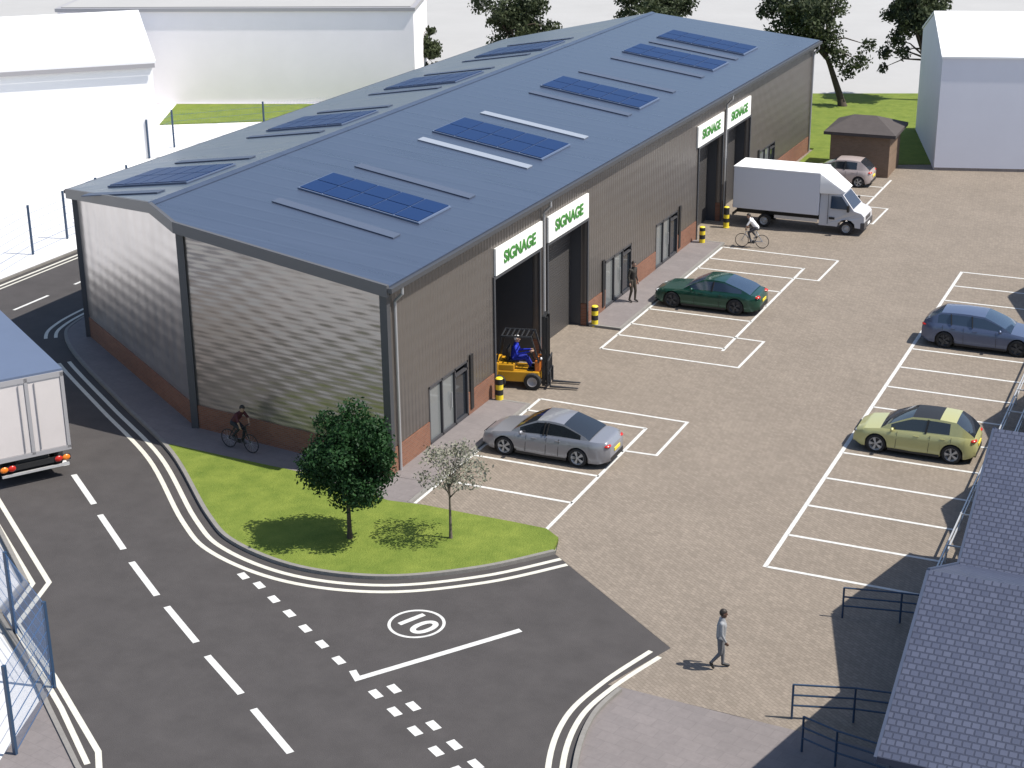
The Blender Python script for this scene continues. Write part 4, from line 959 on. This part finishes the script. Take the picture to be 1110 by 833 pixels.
g.bbox((.80, -.05, .3), (.90, .05, 2.3)); g.build('mast', 'black', f)
g = MB()
g.bbox((1.06, -.5, .15), (1.11, .5, .25)); g.bbox((1.06, -.5, .62), (1.11, .5, .7))
for k in range(7): yy = -.48 + k*.16; g.bbox((1.06, yy-.015, .2), (1.10, yy+.015, 1.2))
g.bbox((1.06, -.5, 1.16), (1.11, .5, 1.22)); g.build('load_backrest', 'steel', f)
for y in (-.32, .32):
    g = MB(); g.bbox((1.12, y-.06, .06), (1.17, y+.06, .72)); g.add([(1.12, y-.06, .06), (2.25, y-.05, .06), (2.25, y+.05, .06), (1.12, y+.06, .06), (1.12, y-.06, .12), (2.25, y-.05, .075), (2.25, y+.05, .075), (1.12, y+.06, .12)], [(3, 2, 1, 0), (4, 5, 6, 7), (0, 1, 5, 4), (1, 2, 6, 5), (2, 3, 7, 6), (3, 0, 4, 7)]); g.build('fork', 'steel', f)
first = None
for (x, r_, yy) in ((.48, .34, .58), (-.85, .27, .54)):
    for sg in (1, -1):
        g = MB(); g.lathe((0, 0, 0), (0, 1, 0), [(-.11, r_*.5), (-.11, r_*.9), (-.08, r_), (.08, r_), (.11, r_*.9), (.11, r_*.5)], 22); wh = g.build('wheel', 'rubber', f, smooth=True)
        g = MB(); g.lathe((0, 0, 0), (0, 1, 0), [(.03, .001), (.05, r_*.3), (.11, r_*.5), (.115, r_*.58)], 18); g.build('rim', 'lorry_frame', wh, smooth=True)
        wh.location = (x, sg*(yy-.05), r_); wh.rotation_euler = (0, 0, 0 if sg == 1 else math.pi)
g = MB(); g.lathe((.32, 0, 1.32), (-.5, 0, .85), [(-.012, .15), (0, .165), (.012, .15), (0, .135), (-.012, .15)], 16); g.tube((.32, 0, 1.3), (.5, 0, 1.0), .02); g.build('steering_wheel', 'black', f, smooth=True)
for sg in (1, -1):
    g = MB(); g.ell((.80, sg*.40, 1.25), (.05, .06, .06), 10); g.build('headlight', 'clear', f, smooth=True)
Fm = Matrix.Translation((-13.15, 11.5, .01)) @ Matrix.Rotation(FR, 4, 'Z')
p_ = Fm @ Vector((-.28, 0, .53))
person('forklift driver in bright blue overalls and pale cap at the wheel', p_, FR, dict(seated, knl=(.38, .13, .56), knr=(.38, -.13, .56), anl=(.56, .13, .25), anr=(.56, -.13, .25), tol=(.70, .14, .22), tor=(.70, -.14, .22), wrl=(.52, .13, .80), wrr=(.52, -.13, .80)), scale=1.12, cols=dict(skin=(.45, .28, .20), top=(.012, .03, .42), legs=(.012, .022, .25), shoe=(.02, .02, .02)), cap=MT['wall_white'])

# ------------------------------------------------------------------ bicycles and riders
def bicycle(loc, rz, label, colm):
    t = empty('bicycle', loc, label, 'bicycle', 'bicycles', rz)
    first = None
    for x in (.52, -.52):
        if first is None:
            g = MB(); n = 28
            for k in range(n):
                a, b_ = 2*math.pi*k/n, 2*math.pi*(k+1)/n; g.tube((.335*math.cos(a), 0, .335*math.sin(a)), (.335*math.cos(b_), 0, .335*math.sin(b_)), .018, n=6, caps=False)
            first = g.build('wheel', 'rubber', t, smooth=True)
            g = MB()
            for k in range(14): a = 2*math.pi*k/14; g.tube((0, .015 if k % 2 else -.015, 0), (.32*math.cos(a), 0, .32*math.sin(a)), .003, n=4)
            g.tube((0, -.04, 0), (0, .04, 0), .02); g.build('spokes', 'framel', first); wh = first
        else: wh = copy_tree(first, t)
        wh.location = (x, 0, .345)
    g = MB(); bb = (-.08, 0, .30); st = (-.22, 0, .82); hd = (.33, 0, .80); hd2 = (.37, 0, .66)
    for a, b_ in ((bb, st), (bb, hd2), (st, hd), (hd, hd2), (bb, (-.52, 0, .345)), (st, (-.52, 0, .345)), (hd2, (.52, 0, .345))): g.tube(a, b_, .02, n=8)
    g.build('frame', colm, t, smooth=True)
    g = MB(); g.tube((.33, 0, .8), (.31, 0, .98), .018); g.path([(.22, -.27, .99), (.32, -.2, .99), (.32, .2, .99), (.22, .27, .99)], .015); g.build('handlebar', 'black', t)
    g = MB(); g.tube(st, (-.25, 0, .93), .015); g.ell((-.25, 0, .95), (.14, .07, .035), 10); g.build('saddle', 'black', t, smooth=True)
    g = MB(); g.lathe((-.08, .05, .30), (0, 1, 0), [(0, .001), (0, .09), (.01, .09), (.01, .001)], 16); g.tube((-.08, .08, .30), (.05, .08, .19), .012); g.tube((-.08, -.08, .30), (-.21, -.08, .41), .012); g.tube((-.08, -.09, .30), (-.08, .09, .30), .012); g.build('crank', 'steel', t)
    return t
rider = dict(pel=(-.22, 0, 1.06), che=(.02, 0, 1.32), nec=(.14, 0, 1.48), hea=(.22, 0, 1.62), shl=(.08, .19, 1.42), shr=(.08, -.19, 1.42), ell=(.22, .27, 1.20), elr=(.22, -.27, 1.20), wrl=(.26, .25, 1.05), wrr=(.26, -.25, 1.05),
             hil=(-.2, .09, 1.03), hir=(-.2, -.09, 1.03), knl=(.17, .11, .78), knr=(.12, -.11, .88), anl=(.02, .12, .30), anr=(-.22, -.12, .52), tol=(.16, .13, .25), tor=(-.08, -.13, .46))
LB, RB = R(0), R(160)
bicycle((-10.5, 34.0, .01), R(184), 'bicycle under the white shirted rider near the box van', 'galv')
person('cyclist in white shirt riding past the box van', (-10.5, 34.0, .01), R(184), rider, dict(skin=(.35, .22, .16), top=(.75, .75, .76), legs=(.06, .06, .07), shoe=(.03, .03, .03), fore=0))
bicycle((-19.6, 1.28, .11), R(-8), 'bicycle under the dark clad rider on the shaded footway', 'black')
person('cyclist in dark red top riding along the shaded footway', (-19.6, 1.28, .11), R(-8), rider, dict(skin=(.3, .19, .14), top=(.06, .012, .016), legs=(.015, .016, .02), shoe=(.03, .03, .03), fore=0))

# ------------------------------------------------------------------ bollards
def bollard(loc, label, h):
    t = empty('bollard', loc, label, 'bollard', 'yellow and black bollards along the unit')
    mats = ['yellow', 'black']
    g = MB(); r_ = .15; n = 5; prof_ = [(0, r_ + .02), (.04, r_ + .02), (.04, r_)]
    g.lathe((0, 0, 0), (0, 0, 1), [(0, r_+.03), (.05, r_+.03), (.06, r_)], 20, 0)
    zs = [.06, .30, .52, .72, h-.05]
    for k in range(4): g.lathe((0, 0, 0), (0, 0, 1), [(zs[k], r_), (zs[k+1], r_)], 20, k % 2)
    g.lathe((0, 0, 0), (0, 0, 1), [(h-.05, r_), (h-.01, r_*.75), (h, .001)], 20, 0)
    g.build('post', mats, t, smooth=True)
bollard((-13.2, 9.42, .0), 'banded bollard at the near jamb beside the forklift', 1.0)
bollard((-13.2, 19.3, .0), 'banded bollard at the far jamb of the second roller door', .95)
bollard((-13.0, 33.6, .0), 'banded bollard at the near jamb of the third roller door', .95)
bollard((-12.85, 37.2, .0), 'tall banded bollard behind the tail of the box van', 1.15)

# ------------------------------------------------------------------ railings, barriers, fences
def rail(pts, h, label, bars=3, m_='dark_blue', posts=None, group='blue guard rails by the workshop'):
    t = empty('guard_rail', (pts[0][0], pts[0][1], .0), label, 'railing', group)
    L_ = list(zip(pts[:-1], pts[1:]))
    for p in pts + [((a[0]+b_[0])/2, (a[1]+b_[1])/2) for a, b_ in L_ if (Vector(a)-Vector(b_)).length > 2.6]:
        g = MB(); g.tube((p[0], p[1], 0), (p[0], p[1], h), .03, n=8); g.build('post', m_, t, world=True, smooth=True)
    for k in range(bars):
        z = h - k*h*.30
        g = MB(); g.path([(p[0], p[1], z) for p in pts], .026, 8); g.build('bar', m_, t, world=True, smooth=True)
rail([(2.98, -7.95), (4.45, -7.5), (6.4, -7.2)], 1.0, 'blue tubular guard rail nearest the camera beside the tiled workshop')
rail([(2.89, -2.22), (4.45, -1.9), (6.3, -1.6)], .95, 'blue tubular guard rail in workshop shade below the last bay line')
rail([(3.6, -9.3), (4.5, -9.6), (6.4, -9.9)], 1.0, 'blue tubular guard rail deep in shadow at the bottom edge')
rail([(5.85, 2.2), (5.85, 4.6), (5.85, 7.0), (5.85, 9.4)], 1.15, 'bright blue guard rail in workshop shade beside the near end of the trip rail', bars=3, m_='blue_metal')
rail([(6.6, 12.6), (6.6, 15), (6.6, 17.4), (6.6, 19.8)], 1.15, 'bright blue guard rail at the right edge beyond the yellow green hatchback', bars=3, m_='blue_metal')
t = empty('trip_rail', (4.95, 0, 0), 'low pale galvanised double trip rail along the backs of the right hand bays', 'barrier')
for y in np.arange(0, 26.5, 2.4):
    g = MB(); g.bbox((4.90, y-.03, 0), (4.96, y+.03, .62)); g.bbox((5.44, y-.03, 0), (5.50, y+.03, .62)); g.bbox((4.96, y-.02, .57), (5.44, y+.02, .61)); g.build('post', 'galv', t, world=True)
for x in (4.93, 5.47):
    g = MB(); g.bbox((x-.022, -.1, .53), (x+.022, 26.5, .60)); g.bbox((x-.02, -.1, .26), (x+.02, 26.5, .31)); g.build('bar', 'galv', t, world=True)
g = MB(); g.bbox((-.22, -.3, 0), (.22, .3, .95)); g.bbox((-.24, -.32, .95), (.24, .32, 1.0)); o = g.build('utility_cabinet', 'galv'); o.location = (5.75, 1.2, .0); tag(o, 'small pale utility cabinet at the near end of the trip rail', 'cabinet')
def mesh_fence(pts, h, label, wire='blue_metal', step=.05, group='blue mesh fences', extra=()):
    t = empty('mesh_fence', (pts[0][0], pts[0][1], 0), label, 'fence', group)
    for p in pts:
        g = MB(); g.bbox((p[0]-.045, p[1]-.045, 0), (p[0]+.045, p[1]+.045, h+.05)); g.build('post', 'dark_blue', t, world=True)
    for a, b_ in zip(pts[:-1], pts[1:]):
        A_, B_ = Vector((*a, 0)), Vector((*b_, 0)); L_ = (B_-A_).length; g = MB(); r_ = .004
        for k in range(1, int(L_/step)):
            p = A_.lerp(B_, k*step/L_); g.add([(p.x-r_, p.y, .06), (p.x+r_, p.y-r_, .06), (p.x, p.y+r_, .06), (p.x-r_, p.y, h), (p.x+r_, p.y-r_, h), (p.x, p.y+r_, h)], [(0, 1, 4, 3), (1, 2, 5, 4), (2, 0, 3, 5)])
        for z in np.arange(.1, h+.01, .4): g.beam((A_.x, A_.y, z), (B_.x, B_.y, z), .012, .012)
        g.build('mesh_panel', wire, t, world=True)
mesh_fence([(-14.05, -17.17), (-15.29, -14.2), (-18.2, -12.3), (-20.8, -10.55), (-21.4, -9.3), (-24.2, -7.3), (-27, -5.3)], 2.5, 'blue mesh security fence at lower left following the kinked kerb')
mesh_fence([(-41.6+-.9, 11.6), (-42.75, 15.3), (-43.69, 19.04), (-44.01, 22.13), (-44.3, 25.2), (-44.6, 28.3)], 2.5, 'slim posted mesh fence across the side road before the white shed', step=.14)
mesh_fence([(-51.56, 39.6), (-52.0, 42.9), (-48, 47.5), (-44, 52)], 2.4, 'mesh fence in front of the small lawn behind the unit roof', step=.1)

# ------------------------------------------------------------------ trees
def leaf_cloud(name, clumps, n, size, material, parent, inner=.35):
    """clumps: (cx, cy, cz, rx, ry, rz). Leaf quads spread through each clump's volume, denser to the outside."""
    wts = np.array([c[3]*c[4]*c[5] for c in clumps])**.8; wts /= wts.sum(); pick = rng.choice(len(clumps), n, p=wts); C = np.array(clumps)[pick]
    dv = rng.normal(size=(n, 3)); dv /= np.linalg.norm(dv, axis=1)[:, None]; rr = inner + (1-inner)*rng.random(n)**.6; rr *= 1 + .12*rng.normal(size=n)
    cen = C[:, :3] + dv*rr[:, None]*C[:, 3:]
    a = rng.normal(size=(n, 3)) + dv*.6; a /= np.linalg.norm(a, axis=1)[:, None]; b_ = np.cross(a, rng.normal(size=(n, 3))); b_ /= np.linalg.norm(b_, axis=1)[:, None]; c_ = np.cross(a, b_)
    s = size*(.6 + .8*rng.random(n))[:, None]
    q = np.stack([cen - b_*s*.9, cen - c_*s*.5, cen + b_*s*.9, cen + c_*s*.5], 1).reshape(-1, 3)
    me = bpy.data.meshes.new(name); me.vertices.add(4*n); me.vertices.foreach_set('co', q.ravel()); me.loops.add(4*n); me.loops.foreach_set('vertex_index', np.arange(4*n, dtype=np.int32))
    me.polygons.add(n); me.polygons.foreach_set('loop_start', np.arange(0, 4*n, 4, dtype=np.int32)); me.update(calc_edges=True); me.validate()
    me.materials.append(material); o = bpy.data.objects.new(name, me); COL.objects.link(o); o.parent = parent; return o
def tree(name, loc, label, H, trunk_r, clumps, n, size, lm, bark='bark', lean=(0, 0), group=None, inner=.35, limbs=True):
    t = empty(name, loc, label, 'tree', group)
    g = MB(); top_ = Vector((lean[0], lean[1], H*.72)); mid = Vector((lean[0]*.45, lean[1]*.45, H*.36))
    g.tube((0, 0, -.05), mid*.15 + Vector((0, 0, .1)), trunk_r*1.5, trunk_r*1.05, 10); g.tube(mid*.15 + Vector((0, 0, .1)), mid, trunk_r*1.05, trunk_r*.75, 10); g.tube(mid, top_, trunk_r*.75, trunk_r*.3, 10)
    if limbs:
        for c in clumps:
            base = mid.lerp(top_, random.uniform(.0, .8)); e = Vector(c[:3]); k = base.lerp(e, .5) + Vector((0, 0, .12*(e-base).length)); g.tube(base, k, trunk_r*.38, trunk_r*.22, 6); g.tube(k, e, trunk_r*.22, trunk_r*.08, 6)
    g.build('trunk', bark, t, smooth=True)
    leaf_cloud('crown', clumps, n, size, lm, t, inner)
    return t
def clumps_in(cx, cy, cz, rx, ry, rz_, n, r0, r1, seed):
    rs = random.Random(seed); out = []
    while len(out) < n:
        p = [rs.uniform(-1, 1) for _ in range(3)]
        if sum(v*v for v in p) > 1: continue
        r_ = rs.uniform(r0, r1); out.append((cx+p[0]*(rx-r_*.5), cy+p[1]*(ry-r_*.5), cz+p[2]*(rz_-r_*.5), r_*1.1, r_*1.1, r_*.85))
    return out
GL = leaf_mat('dense_green_leaves', (.009, .034, .010), (.026, .075, .020), 2.0)
tree('street_tree', (-12.45, -3.42, .1), 'dense dark green young tree on the grass verge', 4.5, .07, [(.05, 0, 2.75, 1.15, 1.1, 1.4)] + clumps_in(.05, 0, 2.8, 1.5, 1.4, 1.85, 46, .36, .6, 3), 24000, .066, GL, group=None, inner=.3)
PL = leaf_mat('pale_blossom_leaves', (.14, .15, .10), (.36, .345, .28), 3.0)
tree('street_tree', (-9.53, -2.18, .1), 'slender sparse pale leaved young tree on the grass verge', 3.5, .045, clumps_in(0, 0, 2.4, 1.3, 1.15, 1.05, 34, .22, .42, 5), 1750, .056, PL, 'bark_l', inner=.1)
DL = leaf_mat('dark_background_leaves', (.022, .032, .014), (.085, .105, .05), .8)
def bg_tree(loc, label, cl, n, H, r_=.22, lean=(0, 0), size=.17):
    tree('background_tree', loc, label, H, r_, cl, n, size, DL, lean=lean, group='trees beyond the unit', inner=.25)
bg_tree((-15.1, 72.2, 0), 'leaning dark tree on the lawn at the far end of the unit', clumps_in(-2.9, 0, 6.6, 3.6, 3.0, 3.0, 26, .7, 1.2, 9) + [(-.6, 0, 3.6, .9, .8, .8), (1.0, 0, 3.3, .9, .8, .7), (.1, .2, 2.5, .7, .7, .6), (-1.4, 0, 4.4, 1.0, .9, .8), (1.5, .3, 4.4, .6, .6, .5), (-3.0, 0, 3.6, .8, .8, .7)], 9000, 8, .24, (-2.4, 0))
bg_tree((-9.9, 76.5, 0), 'dark tree rising behind the white warehouse gable', clumps_in(-1.2, 0, 6.6, 2.6, 2.4, 2.4, 18, .6, 1.0, 12) + [(-2.6, 0, 4.3, .7, .7, .7), (-3.3, 0, 3.3, .55, .5, .5), (-2.0, 0, 3.4, .6, .6, .5), (-3.4, 0, 2.2, .4, .4, .4), (-1.9, 0, 5.0, .8, .8, .7)], 6500, 8, .22, (-1, 0))
bg_tree((-42.0, 75.0, 0), 'broad dark tree behind the middle of the unit roof', clumps_in(0, 0, 4.6, 3.6, 3.2, 2.7, 26, .7, 1.15, 15), 8500, 6.5)
bg_tree((-31.6, 78.0, 0), 'dark round tree peeping over the far ridge end', clumps_in(0, 0, 5.6, 3.8, 3.3, 2.3, 26, .7, 1.15, 18), 8000, 7)
bg_tree((-46.9, 68.5, 0), 'small dark tree half hidden by the pale warehouse corner', clumps_in(0, 0, 2.6, 1.5, 1.4, 2.7, 24, .4, .7, 21), 4500, 5.5, .12)
bg_tree((-57, 84, 0), 'dark tree top showing just above the pale warehouse parapet', clumps_in(0, 0, 4.6, 2.2, 2.0, 2.2, 14, .5, .8, 25), 3500, 6, .2)
